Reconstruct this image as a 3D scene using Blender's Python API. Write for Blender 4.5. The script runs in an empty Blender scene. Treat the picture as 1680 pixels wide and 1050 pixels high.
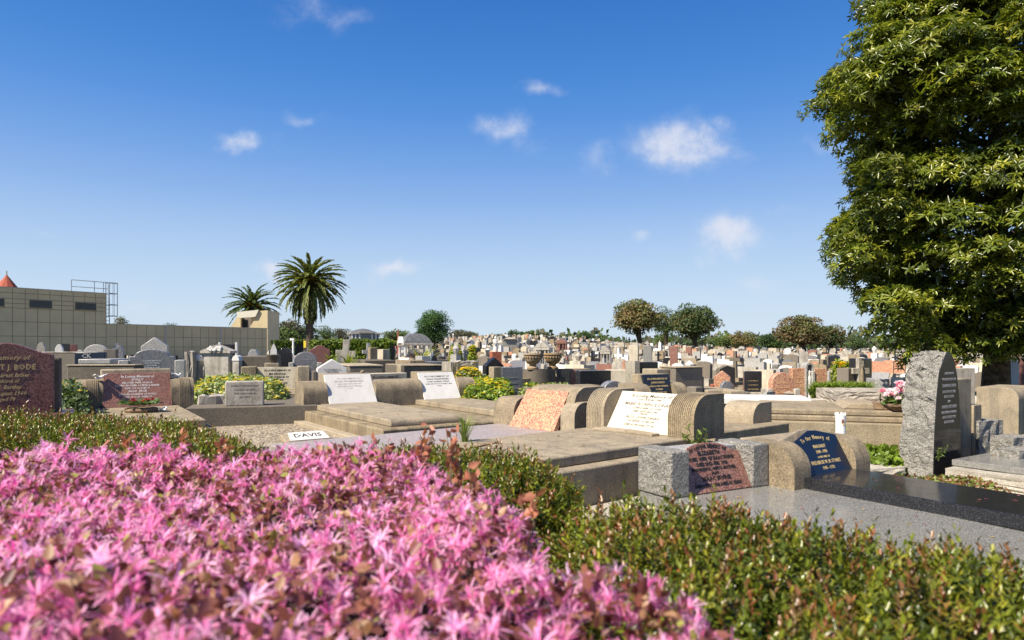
import bpy, math, random
import numpy as np
from mathutils import Vector, Matrix

SC = bpy.context.scene
COL = SC.collection
F = 1120.0          # focal length in photo pixels (24 mm on 36 mm, 1680 px wide)
H = 1.2             # eye height
CX, HY = 840.0, 572.0

# ------------------------------------------------------------------ camera
cam_d = bpy.data.cameras.new("camera")
cam_d.lens = 24.0; cam_d.sensor_width = 36.0
cam_d.shift_y = 47.0 / 1680.0
cam_d.clip_start = 0.05; cam_d.clip_end = 6000
cam_d.dof.use_dof = True; cam_d.dof.focus_distance = 8.0; cam_d.dof.aperture_fstop = 4.2
cam = bpy.data.objects.new("camera", cam_d); COL.objects.link(cam)
cam.location = (0, 0, H); cam.rotation_euler = (math.radians(90), 0, 0)
SC.camera = cam

# ------------------------------------------------------------------ sun and sky
SUN_EL = math.radians(48); SX, SY = -0.80, -0.60
sd = Vector((SX * math.cos(SUN_EL), SY * math.cos(SUN_EL), math.sin(SUN_EL))).normalized()
sl = bpy.data.lights.new("sun", 'SUN'); sl.energy = 5.0; sl.angle = math.radians(0.53); sl.color = (1.0, 0.90, 0.74)
so = bpy.data.objects.new("sun", sl); COL.objects.link(so)
so.rotation_euler = (-sd).to_track_quat('-Z', 'Y').to_euler()
SC.view_settings.view_transform = 'Standard'; SC.view_settings.look = 'None'
SC.view_settings.exposure = 0.8; SC.view_settings.gamma = 1.0; SC.view_settings.use_curve_mapping = False

class NT:
    def __init__(s, nt): s.nt = nt
    def n(s, t, **kw):
        nd = s.nt.nodes.new(t)
        for k, v in kw.items(): setattr(nd, k, v)
        return nd
    def l(s, a, b): s.nt.links.new(a, b)
    def math(s, op, a, b=None, c=None, clamp=False):
        m = s.n('ShaderNodeMath', operation=op); m.use_clamp = clamp
        for i, v in enumerate((a, b, c)):
            if v is None: continue
            if isinstance(v, (int, float)): m.inputs[i].default_value = v
            else: s.l(v, m.inputs[i])
        return m.outputs[0]
    def mix(s, f, a, b, bt='MIX'):
        m = s.n('ShaderNodeMix', data_type='RGBA', blend_type=bt)
        for i, v in ((0, f), (6, a), (7, b)):
            if isinstance(v, (int, float)): m.inputs[i].default_value = v
            elif isinstance(v, (tuple, list)): m.inputs[i].default_value = (*v, 1) if len(v) == 3 else v
            else: s.l(v, m.inputs[i])
        return m.outputs[2]
    def noise(s, vec, scale, detail=4, rough=0.55):
        n = s.n('ShaderNodeTexNoise'); n.inputs['Scale'].default_value = scale
        n.inputs['Detail'].default_value = detail; n.inputs['Roughness'].default_value = rough
        if vec is not None: s.l(vec, n.inputs['Vector'])
        return n.outputs['Fac']
    def ramp(s, v, a, b):
        m = s.n('ShaderNodeMapRange'); m.interpolation_type = 'SMOOTHSTEP'
        s.l(v, m.inputs[0]); m.inputs[1].default_value = a; m.inputs[2].default_value = b
        return m.outputs[0]

world = bpy.data.worlds.new("World"); SC.world = world; world.use_nodes = True
world.node_tree.nodes.clear()
w = NT(world.node_tree)
sky = w.n('ShaderNodeTexSky', sky_type='NISHITA'); sky.sun_disc = False
sky.sun_elevation = SUN_EL; sky.sun_rotation = math.atan2(SX, SY)
sky.altitude = 50; sky.air_density = 1.0; sky.dust_density = 0.6; sky.ozone_density = 3.0
tc = w.n('ShaderNodeTexCoord'); sep = w.n('ShaderNodeSeparateXYZ'); w.l(tc.outputs['Generated'], sep.inputs[0])
yy = w.math('MAXIMUM', sep.outputs[1], 0.05)
U = w.math('DIVIDE', sep.outputs[0], yy); V = w.math('DIVIDE', sep.outputs[2], yy)
front = w.math('GREATER_THAN', sep.outputs[1], 0.05)
cuv = w.n('ShaderNodeCombineXYZ'); w.l(U, cuv.inputs[0]); w.l(V, cuv.inputs[1])
n1 = w.noise(cuv.outputs[0], 15, 10, 0.66)
nw = w.n('ShaderNodeTexNoise'); nw.inputs['Scale'].default_value = 16; nw.inputs['Detail'].default_value = 8; w.l(cuv.outputs[0], nw.inputs['Vector'])
nws = w.n('ShaderNodeSeparateColor'); w.l(nw.outputs['Color'], nws.inputs[0])
U = w.math('ADD', U, w.math('MULTIPLY_ADD', nws.outputs[0], 0.11, -0.055)); V = w.math('ADD', V, w.math('MULTIPLY_ADD', nws.outputs[1], 0.07, -0.035))
acc = None
for px, py, rx, ry, st in [(400, 237, 38, 15, 1.0), (492, 195, 30, 14, .7), (885, 153, 34, 13, .7), (825, 210, 42, 25, .95),
        (860, 235, 30, 22, .5), (1125, 235, 72, 40, 1.25), (1185, 212, 34, 22, .9), (1205, 255, 44, 18, .6), (985, 250, 32, 32, .6),
        (1190, 388, 56, 28, 1.3), (1052, 390, 20, 16, .75), (652, 437, 44, 17, 1.1), (450, 442, 26, 14, 1.05), (1245, 466, 40, 16, .6),
        (1160, 490, 40, 10, .55), (520, 18, 85, 28, .62), (55, 382, 36, 8, .6), (1355, 232, 40, 20, .5), (950, 455, 30, 10, .45),
        (1280, 352, 36, 12, .4), (230, 510, 90, 10, .45), (740, 440, 60, 8, .35), (345, 515, 60, 8, .45)]:
    du = w.math('MULTIPLY', w.math('SUBTRACT', U, (px - CX) / F), F / rx)
    dv = w.math('MULTIPLY', w.math('SUBTRACT', V, (HY - py) / F), F / ry)
    r2 = w.math('ADD', w.math('MULTIPLY', du, du), w.math('MULTIPLY', dv, dv))
    g = w.math('MULTIPLY', w.math('EXPONENT', w.math('MULTIPLY', r2, -0.75)), st)
    acc = g if acc is None else w.math('MAXIMUM', acc, g)
cl = w.math('MULTIPLY', w.ramp(w.math('MULTIPLY', acc, w.math('MULTIPLY_ADD', n1, 2.8, -0.55)), 0.12, 1.5), 0.80)
cl = w.math('MULTIPLY', cl, front)
hsv = w.n('ShaderNodeHueSaturation'); hsv.inputs['Saturation'].default_value = 1.0; hsv.inputs['Value'].default_value = 1.0
w.l(sky.outputs[0], hsv.inputs['Color'])
cr = w.n('ShaderNodeValToRGB'); cr.color_ramp.interpolation = 'B_SPLINE'; w.l(sep.outputs[2], cr.inputs[0])
els = cr.color_ramp.elements
stops = [(0.0, (.66, .77, .88)), (.06, (.58, .72, .88)), (.13, (.46, .635, .87)), (.21, (.265, .455, .83)), (.30, (.105, .31, .75)), (.38, (.055, .235, .67)), (.48, (.03, .165, .55)), (1.0, (.02, .11, .38))]
els[0].position = 0; els[0].color = (*stops[0][1], 1); els[1].position = 1.0; els[1].color = (*stops[-1][1], 1)
for p_, c_ in stops[1:-1]: e_ = els.new(p_); e_.color = (*c_, 1)
KS = 1 / (0.105 * 2 ** 0.8)
grad = w.mix(1.0, cr.outputs[0], (KS, KS, KS), 'MULTIPLY')
cmix = w.mix(cl, w.mix(0.94, hsv.outputs[0], grad), (.80 * KS, .82 * KS, .90 * KS))
bg = w.n('ShaderNodeBackground'); bg.inputs[1].default_value = 0.105
w.l(cmix, bg.inputs[0]); wo = w.n('ShaderNodeOutputWorld'); w.l(bg.outputs[0], wo.inputs[0])

# ------------------------------------------------------------------ materials
MATS = {}
def newmat(name):
    m = bpy.data.materials.new(name); m.use_nodes = True
    t = NT(m.node_tree); b = m.node_tree.nodes['Principled BSDF']
    MATS[name] = m
    tc = t.n('ShaderNodeTexCoord'); oi = t.n('ShaderNodeObjectInfo')
    va = t.n('ShaderNodeVectorMath', operation='ADD'); t.l(tc.outputs['Object'], va.inputs[0])
    sc = t.math('MULTIPLY', oi.outputs['Random'], 37.0)
    cx = t.n('ShaderNodeCombineXYZ')
    for i in range(3): t.l(sc, cx.inputs[i])
    t.l(cx.outputs[0], va.inputs[1])
    return m, t, b, va.outputs[0], oi.outputs['Random']
def bump(t, b, h, strength, dist=0.01):
    bp = t.n('ShaderNodeBump'); bp.inputs['Strength'].default_value = strength; bp.inputs['Distance'].default_value = dist
    t.l(h, bp.inputs['Height']); t.l(bp.outputs[0], b.inputs['Normal'])
def concrete(name, c1, c2, stain=(0.085, 0.066, 0.045), st=0.55, rough=0.9, bmp=0.5, lichen=0.25, grain=0.6):
    m, t, b, v, rnd = newmat(name)
    big = t.noise(v, 2.6, 7, 0.65); fine = t.noise(v, 95, 3, 0.7); mid = t.noise(v, 14, 6, 0.7)
    mp = t.n('ShaderNodeMapping'); mp.inputs['Scale'].default_value = (11, 11, 1.2); t.l(v, mp.inputs[0])
    streak = t.noise(mp.outputs[0], 1.0, 6, 0.6)
    c = t.mix(t.ramp(big, 0.35, 0.68), c1, c2)
    c = t.mix(t.math('MULTIPLY', t.ramp(streak, 0.46, 0.70), st), c, stain)
    c = t.mix(t.math('MULTIPLY', t.ramp(t.noise(v, 5.5, 9, .72), 0.48, 0.66), st * .8), c, stain)
    c = t.mix(t.math('MULTIPLY', t.ramp(mid, 0.55, 0.75), st * 0.8), c, stain)
    c = t.mix(t.math('MULTIPLY', t.ramp(t.noise(v, 30, 4, .6), 0.62, 0.72), lichen), c, (0.42, 0.38, 0.26))
    c = t.mix(t.math('MULTIPLY_ADD', fine, 3.2, -1.15, clamp=True), t.mix(grain, c, (0.02, 0.018, 0.015)), t.mix(0.12, c, (.7, .62, .45)))
    c = t.mix(0.16, c, t.mix(rnd, (0.1, 0.08, 0.06), (0.6, 0.56, 0.5)))
    t.l(c, b.inputs['Base Color']); b.inputs['Roughness'].default_value = rough
    b.inputs['Specular IOR Level'].default_value = 0.25
    bump(t, b, t.math('ADD', fine, t.math('MULTIPLY', mid, 1.5)), bmp, 0.006)
    return m
def granite(name, base, dark, light, scale=170, rough=0.25, dk=0.5, lt=0.3, bmp=0.0, rk=0.0):
    m, t, b, v, rnd = newmat(name)
    vo = t.n('ShaderNodeTexVoronoi'); vo.inputs['Scale'].default_value = scale; t.l(v, vo.inputs['Vector'])
    sp = t.n('ShaderNodeSeparateColor'); t.l(vo.outputs['Color'], sp.inputs[0])
    c = t.mix(t.math('LESS_THAN', sp.outputs[0], dk), base, dark)
    c = t.mix(t.math('LESS_THAN', sp.outputs[1], lt), c, light)
    big = t.noise(v, 6, 6, 0.6)
    c = t.mix(t.math('MULTIPLY', t.ramp(big, 0.45, 0.75), 0.25), c, dark)
    t.l(c, b.inputs['Base Color'])
    t.l(t.math('MULTIPLY_ADD', big, 0.25, rough - 0.08), b.inputs['Roughness'])
    if bmp: bump(t, b, t.math('ADD', t.noise(v, 28, 8, 0.7), t.math('MULTIPLY', t.noise(v, 7, 5, .7), 2)), bmp, 0.03)
    return m
def plain(name, c, rough=0.5, var=0.1, metal=0.0, scale=20, bmp=0.0):
    m, t, b, v, rnd = newmat(name)
    n = t.noise(v, scale, 5, 0.6)
    dk = tuple(x * (1 - var * 2.2) for x in c)
    t.l(t.mix(t.ramp(n, 0.3, 0.7), dk, c), b.inputs['Base Color'])
    b.inputs['Roughness'].default_value = rough; b.inputs['Metallic'].default_value = metal
    if bmp: bump(t, b, n, bmp)
    return m
def leafmat(name, rough=0.4, trans=0.25, tint=(1, 1, 1), spec=0.5):
    m = bpy.data.materials.new(name); m.use_nodes = True; MATS[name] = m
    t = NT(m.node_tree); b = m.node_tree.nodes['Principled BSDF']
    at = t.n('ShaderNodeAttribute', attribute_name='col')
    t.l(at.outputs['Color'], b.inputs['Base Color']); b.inputs['Roughness'].default_value = rough
    b.inputs['Specular IOR Level'].default_value = spec
    tr = t.n('ShaderNodeBsdfTranslucent'); t.l(t.mix(1.0, at.outputs['Color'], (*[x * 1.5 for x in tint],), 'MULTIPLY'), tr.inputs[0])
    ms = t.n('ShaderNodeMixShader'); ms.inputs[0].default_value = trans
    t.l(b.outputs[0], ms.inputs[1]); t.l(tr.outputs[0], ms.inputs[2])
    t.l(ms.outputs[0], m.node_tree.nodes['Material Output'].inputs[0])
    return m

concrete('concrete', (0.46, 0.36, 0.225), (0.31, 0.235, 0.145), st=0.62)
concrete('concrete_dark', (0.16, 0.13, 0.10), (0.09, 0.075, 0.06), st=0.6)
concrete('concrete_pale', (0.50, 0.40, 0.265), (0.40, 0.31, 0.195), st=0.25)
concrete('kerb_white', (0.62, 0.57, 0.48), (0.48, 0.43, 0.35), st=0.3)
concrete('weathered_white', (0.62, 0.585, 0.52), (0.42, 0.385, 0.33), st=0.55, grain=0.4)
concrete('limestone', (0.70, 0.63, 0.50), (0.57, 0.49, 0.37), stain=(0.2, 0.15, 0.10), st=0.4, bmp=0.25, grain=0.3)
concrete('terracotta_urn', (0.55, 0.31, 0.11), (0.36, 0.24, 0.12), st=0.35, bmp=0.8)
concrete('marble_white', (0.82, 0.81, 0.79), (0.74, 0.72, 0.70), stain=(0.3, 0.28, 0.25), st=0.14, rough=0.55, bmp=0.06, lichen=0.03, grain=0.1)
concrete('marble_cream', (0.76, 0.72, 0.62), (0.72, 0.65, 0.51), stain=(0.5, 0.38, 0.2), st=0.15, rough=0.5, bmp=0.05, lichen=0.03, grain=0.08)
granite('granite_grey', (0.38, 0.37, 0.35), (0.18, 0.175, 0.17), (0.52, 0.50, 0.46), 190, 0.4)
granite('granite_rough', (0.30, 0.285, 0.255), (0.15, 0.145, 0.135), (0.43, 0.41, 0.37), 210, 0.85, 0.35, 0.3, bmp=1.0)
granite('granite_grey_polished', (0.22, 0.215, 0.20), (0.10, 0.10, 0.10), (0.38, 0.37, 0.34), 330, 0.17, 0.4, 0.25)
granite('granite_pink', (0.44, 0.21, 0.135), (0.24, 0.075, 0.06), (0.60, 0.38, 0.22), 105, 0.35, 0.28, 0.35)
granite('granite_red', (0.26, 0.115, 0.08), (0.11, 0.045, 0.038), (0.38, 0.22, 0.17), 170, 0.35, 0.4, 0.25)
granite('granite_red_dark', (0.215, 0.085, 0.065), (0.08, 0.03, 0.03), (0.30, 0.16, 0.14), 140, 0.3, 0.45, 0.2)
granite('granite_black', (0.022, 0.023, 0.026), (0.008, 0.008, 0.01), (0.07, 0.07, 0.08), 380, 0.08, 0.4, 0.12)
granite('granite_mauve_reflect', (0.33, 0.285, 0.27), (0.22, 0.18, 0.17), (0.44, 0.38, 0.365), 200, 0.5)  # mauve cast in the base colour stands for reflected sky and flowers
granite('granite_blue', (0.17, 0.172, 0.18), (0.07, 0.075, 0.085), (0.32, 0.32, 0.33), 190, 0.3)
plain('plaque_navy', (0.005, 0.012, 0.032), 0.35, 0.1, scale=200)
plain('letter_gold', (0.62, 0.46, 0.20), 0.35, 0.1)
plain('letter_white', (0.8, 0.8, 0.78), 0.6, 0.1)
plain('letter_grey', (0.06, 0.052, 0.048), 0.7, 0.2, scale=60)
plain('letter_faded', (0.36, 0.32, 0.29), 0.7, 0.3, scale=90)
plain('letter_silver', (0.42, 0.42, 0.44), 0.4, 0.2, scale=60)
plain('letter_dark', (0.02, 0.018, 0.018), 0.6, 0.1)
plain('letter_ochre', (0.80, 0.52, 0.25), 0.5, 0.2, scale=60)
plain('brick', (0.42, 0.13, 0.07), 0.9, 0.25, scale=25)
plain('tile_tan', (0.62, 0.50, 0.29), 0.6, 0.06, scale=1.2)
plain('tile_tan_low', (0.25, 0.195, 0.12), 0.6, 0.06, scale=1.2)
plain('joint_dark', (0.33, 0.26, 0.16), 0.9, 0.1)
plain('glass_dark', (0.01, 0.012, 0.016), 0.12, 0.1)
plain('roof_red', (0.45, 0.10, 0.05), 0.8, 0.2, scale=8)
plain('cream_paint', (0.66, 0.62, 0.50), 0.7, 0.05)
plain('grey_render', (0.50, 0.47, 0.41), 0.8, 0.08)
plain('steel', (0.35, 0.38, 0.42), 0.4, 0.1, metal=0.6)
plain('slate', (0.14, 0.145, 0.155), 0.7, 0.25, scale=14)
plain('bark', (0.13, 0.095, 0.065), 0.95, 0.35, scale=12, bmp=0.8)
plain('palm_bark', (0.15, 0.11, 0.08), 0.95, 0.4, scale=9, bmp=1.0)
plain('twig', (0.035, 0.028, 0.014), 1.0, 0.4, scale=30)
plain('white_plastic', (0.82, 0.81, 0.80), 0.3, 0.03)
plain('yellow_sign', (0.8, 0.6, 0.03), 0.5, 0.05)
plain('car_blue', (0.25, 0.33, 0.45), 0.25, 0.05)
plain('clay_pot', (0.30, 0.20, 0.12), 0.9, 0.25, scale=30)
leafmat('leaf', 0.48, 0.25, (1, 1.1, .6))
leafmat('leaf_gloss', 0.30, 0.25, (1, 1.1, .5), .5)
leafmat('leaf_dull', 0.6, 0.2, (1, 1.1, .6), .3)
leafmat('petal', 0.6, 0.35, (1, .8, 1), .3)

# ------------------------------------------------------------------ helpers
def X(px, Y): return (px - CX) / F * Y
def Z(py, Y): return H + (HY - py) / F * Y
def GP(px, py, z):
    Y = (H - z) * F / (py - HY)
    return X(px, Y), Y
def sstep(a, b, t):
    t = min(1, max(0, (t - a) / (b - a))); return t * t * (3 - 2 * t)
def ground(x, y):
    return sstep(26, 118, y) * (0.45 + 2.35 * math.exp(-((x + 1) / 21.0) ** 2))

class MB:
    def __init__(s): s.v = []; s.f = []; s.fm = []; s.M = None; s.mats = []
    def _m(s, m):
        if m not in s.mats: s.mats.append(m)
        return s.mats.index(m)
    def add(s, vs, fs, m):
        o = len(s.v); mi = s._m(m)
        for p in vs:
            p = Vector(p)
            s.v.append(tuple(s.M @ p) if s.M else tuple(p))
        for f in fs: s.f.append([o + i for i in f]); s.fm.append(mi)
        return s
    def box(s, x0, x1, y0, y1, z0, z1, m, tz=0.0):
        # tz: taper of the top
        vs = [(x0, y0, z0), (x1, y0, z0), (x1, y1, z0), (x0, y1, z0),
              (x0 + tz, y0 + tz, z1), (x1 - tz, y0 + tz, z1), (x1 - tz, y1 - tz, z1), (x0 + tz, y1 - tz, z1)]
        return s.add(vs, [(3, 2, 1, 0), (4, 5, 6, 7), (0, 1, 5, 4), (1, 2, 6, 5), (2, 3, 7, 6), (3, 0, 4, 7)], m)
    def prism(s, poly, ax, a, b, m):
        # poly 2d; ax 'x': poly=(y,z), 'y': poly=(x,z), 'z': poly=(x,y)
        n = len(poly)
        def mk(p, t): return {'x': (t, p[0], p[1]), 'y': (p[0], t, p[1]), 'z': (p[0], p[1], t)}[ax]
        vs = [mk(p, a) for p in poly] + [mk(p, b) for p in poly]
        fs = [tuple(range(n))[::-1], tuple(range(n, 2 * n))] + [(i, (i + 1) % n, n + (i + 1) % n, n + i) for i in range(n)]
        return s.add(vs, fs, m)
    def face_ext(s, poly, M, t, m):
        n = len(poly)
        vs = [M @ Vector((p[0], p[1], 0)) for p in poly] + [M @ Vector((p[0], p[1], -t)) for p in poly]
        fs = [tuple(range(n)), tuple(range(n, 2 * n))[::-1]] + [((i + 1) % n, i, n + i, n + (i + 1) % n) for i in range(n)]
        return s.add(vs, fs, m)
    def lathe(s, prof, m, c=(0, 0), n=16, a0=0.0):
        vs = []; fs = []
        for r, z in prof:
            for k in range(n):
                a = a0 + 2 * math.pi * k / n; vs.append((c[0] + r * math.cos(a), c[1] + r * math.sin(a), z))
        for i in range(len(prof) - 1):
            for k in range(n):
                fs.append((i * n + k, i * n + (k + 1) % n, (i + 1) * n + (k + 1) % n, (i + 1) * n + k))
        fs.append(tuple(range(n))[::-1]); fs.append(tuple((len(prof) - 1) * n + k for k in range(n)))
        return s.add(vs, fs, m)
    def tube(s, pts, rad, m, n=6):
        vs = []; fs = []
        for i, p in enumerate(pts):
            p = Vector(p); a = Vector(pts[max(0, i - 1)]); b = Vector(pts[min(len(pts) - 1, i + 1)])
            d = (b - a).normalized(); u = d.cross(Vector((0.31, 0.17, 0.93)))
            if u.length < 0.05: u = d.cross(Vector((1, 0, 0)))
            u.normalize(); w_ = d.cross(u); r = rad[i] if isinstance(rad, (list, tuple)) else rad
            for k in range(n):
                t = 2 * math.pi * k / n; vs.append(p + u * r * math.cos(t) + w_ * r * math.sin(t))
        for i in range(len(pts) - 1):
            for k in range(n):
                fs.append((i * n + k, i * n + (k + 1) % n, (i + 1) * n + (k + 1) % n, (i + 1) * n + k))
        fs.append(tuple(range(n))[::-1]); fs.append(tuple((len(pts) - 1) * n + k for k in range(n)))
        return s.add(vs, fs, m)
    def ball(s, c, r, m, n=8, sq=(1, 1, 1), nz=0.0, rg=random):
        vs = []; fs = []; rings = max(4, n // 2 + 1)
        for i in range(rings + 1):
            ph = math.pi * i / rings
            for k in range(n):
                a = 2 * math.pi * k / n; q = 1 + (rg.random() - .5) * nz
                vs.append((c[0] + r * q * sq[0] * math.sin(ph) * math.cos(a), c[1] + r * q * sq[1] * math.sin(ph) * math.sin(a), c[2] + r * q * sq[2] * math.cos(ph)))
        for i in range(rings):
            for k in range(n): fs.append(((i + 1) * n + k, (i + 1) * n + (k + 1) % n, i * n + (k + 1) % n, i * n + k))
        return s.add(vs, fs, m)
    def text(s, body, size, M, m, ext=0.0015, shear=0.0, xs=1.0, align='CENTER'):
        c = bpy.data.curves.new("t", 'FONT'); c.body = body; c.size = size; c.extrude = ext; c.shear = shear
        c.align_x = align; c.align_y = 'CENTER'; c.resolution_u = 1; c.offset = size * 0.012
        o = bpy.data.objects.new("t", c)
        me = bpy.data.meshes.new_from_object(o)
        S = Matrix.Diagonal((xs, 1, 1, 1))
        s.add([M @ S @ v.co for v in me.vertices], [tuple(p.vertices) for p in me.polygons], m)
        bpy.data.objects.remove(o); bpy.data.curves.remove(c); bpy.data.meshes.remove(me)
        return s
    def build(s, name, parent=None, bevel=0.0, smooth=False, seg=2):
        me = bpy.data.meshes.new(name); me.from_pydata(s.v, [], s.f)
        for m in s.mats: me.materials.append(MATS[m])
        me.polygons.foreach_set('material_index', s.fm)
        me.validate(); 
        if smooth or bevel:
            me.polygons.foreach_set('use_smooth', [True] * len(me.polygons)); me.set_sharp_from_angle(angle=math.radians(38))
        o = bpy.data.objects.new(name, me); COL.objects.link(o)
        if parent: o.parent = parent
        if bevel:
            b = o.modifiers.new('bevel', 'BEVEL'); b.width = bevel; b.segments = seg; b.limit_method = 'ANGLE'; b.angle_limit = math.radians(38)
        return o
def tag(o, label=None, cat=None, group=None, kind=None):
    if label: o['label'] = label
    if cat: o['category'] = cat
    if group: o['group'] = group
    if kind: o['kind'] = kind
    return o
def thing(name, label, cat, loc=(0, 0, 0), rz=0.0, group=None):
    o = bpy.data.objects.new(name, None); COL.objects.link(o); o.empty_display_size = 0.2
    o.location = loc; o.rotation_euler = (0, 0, math.radians(rz))
    return tag(o, label, cat, group)
def plane_M(x0, yb, zb, yt, zt, off=0.001):
    u = Vector((0, yt - yb, zt - zb)); L = u.length; u.normalize(); n = Vector((0, -u.z, u.y))
    o = Vector((x0, yb, zb)) + n * off
    return Matrix(((1, u.x, n.x, o.x), (0, u.y, n.y, o.y), (0, u.z, n.z, o.z), (0, 0, 0, 1))), L
def T(x, y, z=0): return Matrix.Translation((x, y, z))
def Rz(a): return Matrix.Rotation(a, 4, 'Z')

# ---- leaf scattering --------------------------------------------------------
TPL = {
 'leaf': (np.array([(0, 0, 0), (.32, -.5, .05), (.72, -.36, .02), (1, 0, -.10), (.72, .36, .02), (.32, .5, .05)], float), [(0, 1, 2, 3), (0, 3, 4, 5)]),
 'card': (np.array([(0, 0, 0), (.5, -.5, .06), (1, 0, 0), (.5, .5, .06)], float), [(0, 1, 2, 3)]),
 'petal': (np.array([(0, -.3, 0), (0, .3, 0), (.5, -.5, .12), (.5, .5, .12), (1, -.38, -.04), (1, .38, -.04)], float), [(0, 2, 3, 1), (2, 4, 5, 3)]),
 'strap': (np.array([(0, -.4, 0), (0, .4, 0), (.35, -.5, .16), (.35, .5, .16), (.7, -.42, .16), (.7, .42, .16), (1, -.06, -.05), (1, .06, -.05)], float), [(0, 2, 3, 1), (2, 4, 5, 3), (4, 6, 7, 5)]),
}
def norm(a): return a / (np.linalg.norm(a, axis=-1, keepdims=True) + 1e-9)
class Leaves:
    def __init__(s): s.V = []; s.F = []; s.C = []; s.n = 0
    def add(s, tpl, P, D, N, L, W, C):
        tv, tf = TPL[tpl]; n = len(P)
        if n == 0: return
        D = norm(D); S = norm(np.cross(N, D)); N2 = np.cross(D, S)
        L = np.broadcast_to(np.asarray(L, float), (n,)); W = np.broadcast_to(np.asarray(W, float), (n,))
        v = (P[:, None, :] + tv[None, :, 0:1] * (L[:, None, None] * D[:, None, :]) + tv[None, :, 1:2] * (W[:, None, None] * S[:, None, :])
             + tv[None, :, 2:3] * (L[:, None, None] * N2[:, None, :]))
        k = len(tv); base = s.n + np.arange(n)[:, None, None] * k
        s.V.append(v.reshape(-1, 3)); s.F.append((base + np.array(tf)[None]).reshape(-1, 4))
        C = np.broadcast_to(np.asarray(C, float), (n, 3)); s.C.append(np.repeat(C, k, 0)); s.n += n * k
    def build(s, name, mat, parent=None):
        V = np.concatenate(s.V).astype(np.float32); Fa = np.concatenate(s.F).astype(np.int32); C = np.concatenate(s.C)
        me = bpy.data.meshes.new(name); me.vertices.add(len(V)); me.vertices.foreach_set('co', V.ravel())
        me.loops.add(Fa.size); me.loops.foreach_set('vertex_index', Fa.ravel())
        me.polygons.add(len(Fa)); me.polygons.foreach_set('loop_start', np.arange(0, Fa.size, 4, dtype=np.int32))
        me.update(calc_edges=True)
        ca = me.color_attributes.new('col', 'FLOAT_COLOR', 'POINT')
        ca.data.foreach_set('color', np.concatenate([np.clip(C, 0, 1), np.ones((len(C), 1))], 1).astype(np.float32).ravel())
        me.materials.append(MATS[mat])
        o = bpy.data.objects.new(name, me); COL.objects.link(o)
        if parent: o.parent = parent
        return o
def rvec(rs, n): return norm(rs.normal(size=(n, 3)))
def pick(rs, n, cols, p=None, jit=0.18):
    cols = np.array(cols, float); i = rs.choice(len(cols), n, p=p)
    return cols[i] * (1 + rs.uniform(-jit, jit, (n, 1)))

# ================================================================== GROUND
def ground_sheet():
    xs = sorted(set([-2500, -1200, -600, -300, -200, -150] + list(np.arange(-120, 121, 4.0)) + [150, 200, 300, 600, 1200, 2500]))
    ys = sorted(set([-200, -60, -20] + list(np.arange(-8, 30, 2.0)) + list(np.arange(30, 160, 4.0)) + [180, 220, 300, 500, 900, 1600, 3000]))
    vs = [(x, y, ground(x, y)) for y in ys for x in xs]; nx = len(xs)
    fs = [(j * nx + i, j * nx + i + 1, (j + 1) * nx + i + 1, (j + 1) * nx + i) for j in range(len(ys) - 1) for i in range(nx - 1)]
    m, t, b, v, rnd = newmat('ground_mix')
    tc = t.n('ShaderNodeTexCoord'); v = tc.outputs['Object']
    a = t.noise(v, 0.55, 6, 0.6); f = t.noise(v, 60, 4, .7); g = t.noise(v, 5, 6, .7)
    c = t.mix(t.ramp(a, .42, .6), (0.33, 0.27, 0.18), (0.07, 0.11, 0.02))
    c = t.mix(t.math('MULTIPLY', t.ramp(g, .5, .7), .7), c, (0.38, 0.32, 0.22))
    c = t.mix(t.math('MULTIPLY_ADD', f, 1.4, -.3, clamp=True), (0.05, 0.05, 0.02), c)
    t.l(c, b.inputs['Base Color']); b.inputs['Roughness'].default_value = 1.0; bump(t, b, f, .6, .02)
    mb = MB(); mb.add(vs, fs, 'ground_mix'); o = mb.build('ground', smooth=True); tag(o, kind='structure')
ground_sheet()

def gravel_mat(name, a, b2):
    m, t, b, v, r = newmat(name)
    vo = t.n('ShaderNodeTexVoronoi'); vo.inputs['Scale'].default_value = 34; t.l(v, vo.inputs['Vector'])
    sp = t.n('ShaderNodeSeparateColor'); t.l(vo.outputs['Color'], sp.inputs[0])
    c = t.mix(sp.outputs[0], a, b2); c = t.mix(t.math('MULTIPLY', t.ramp(vo.outputs['Distance'], .35, .8), .7), c, (0.08, 0.06, 0.045))
    t.l(c, b.inputs['Base Color']); b.inputs['Roughness'].default_value = 1
    bump(t, b, t.math('MULTIPLY', vo.outputs['Distance'], -1), 1.0, 0.02)
gravel_mat('gravel', (0.62, 0.52, 0.38), (0.16, 0.12, 0.08))
gravel_mat('gravel_pale', (0.72, 0.66, 0.54), (0.40, 0.34, 0.25))

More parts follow.
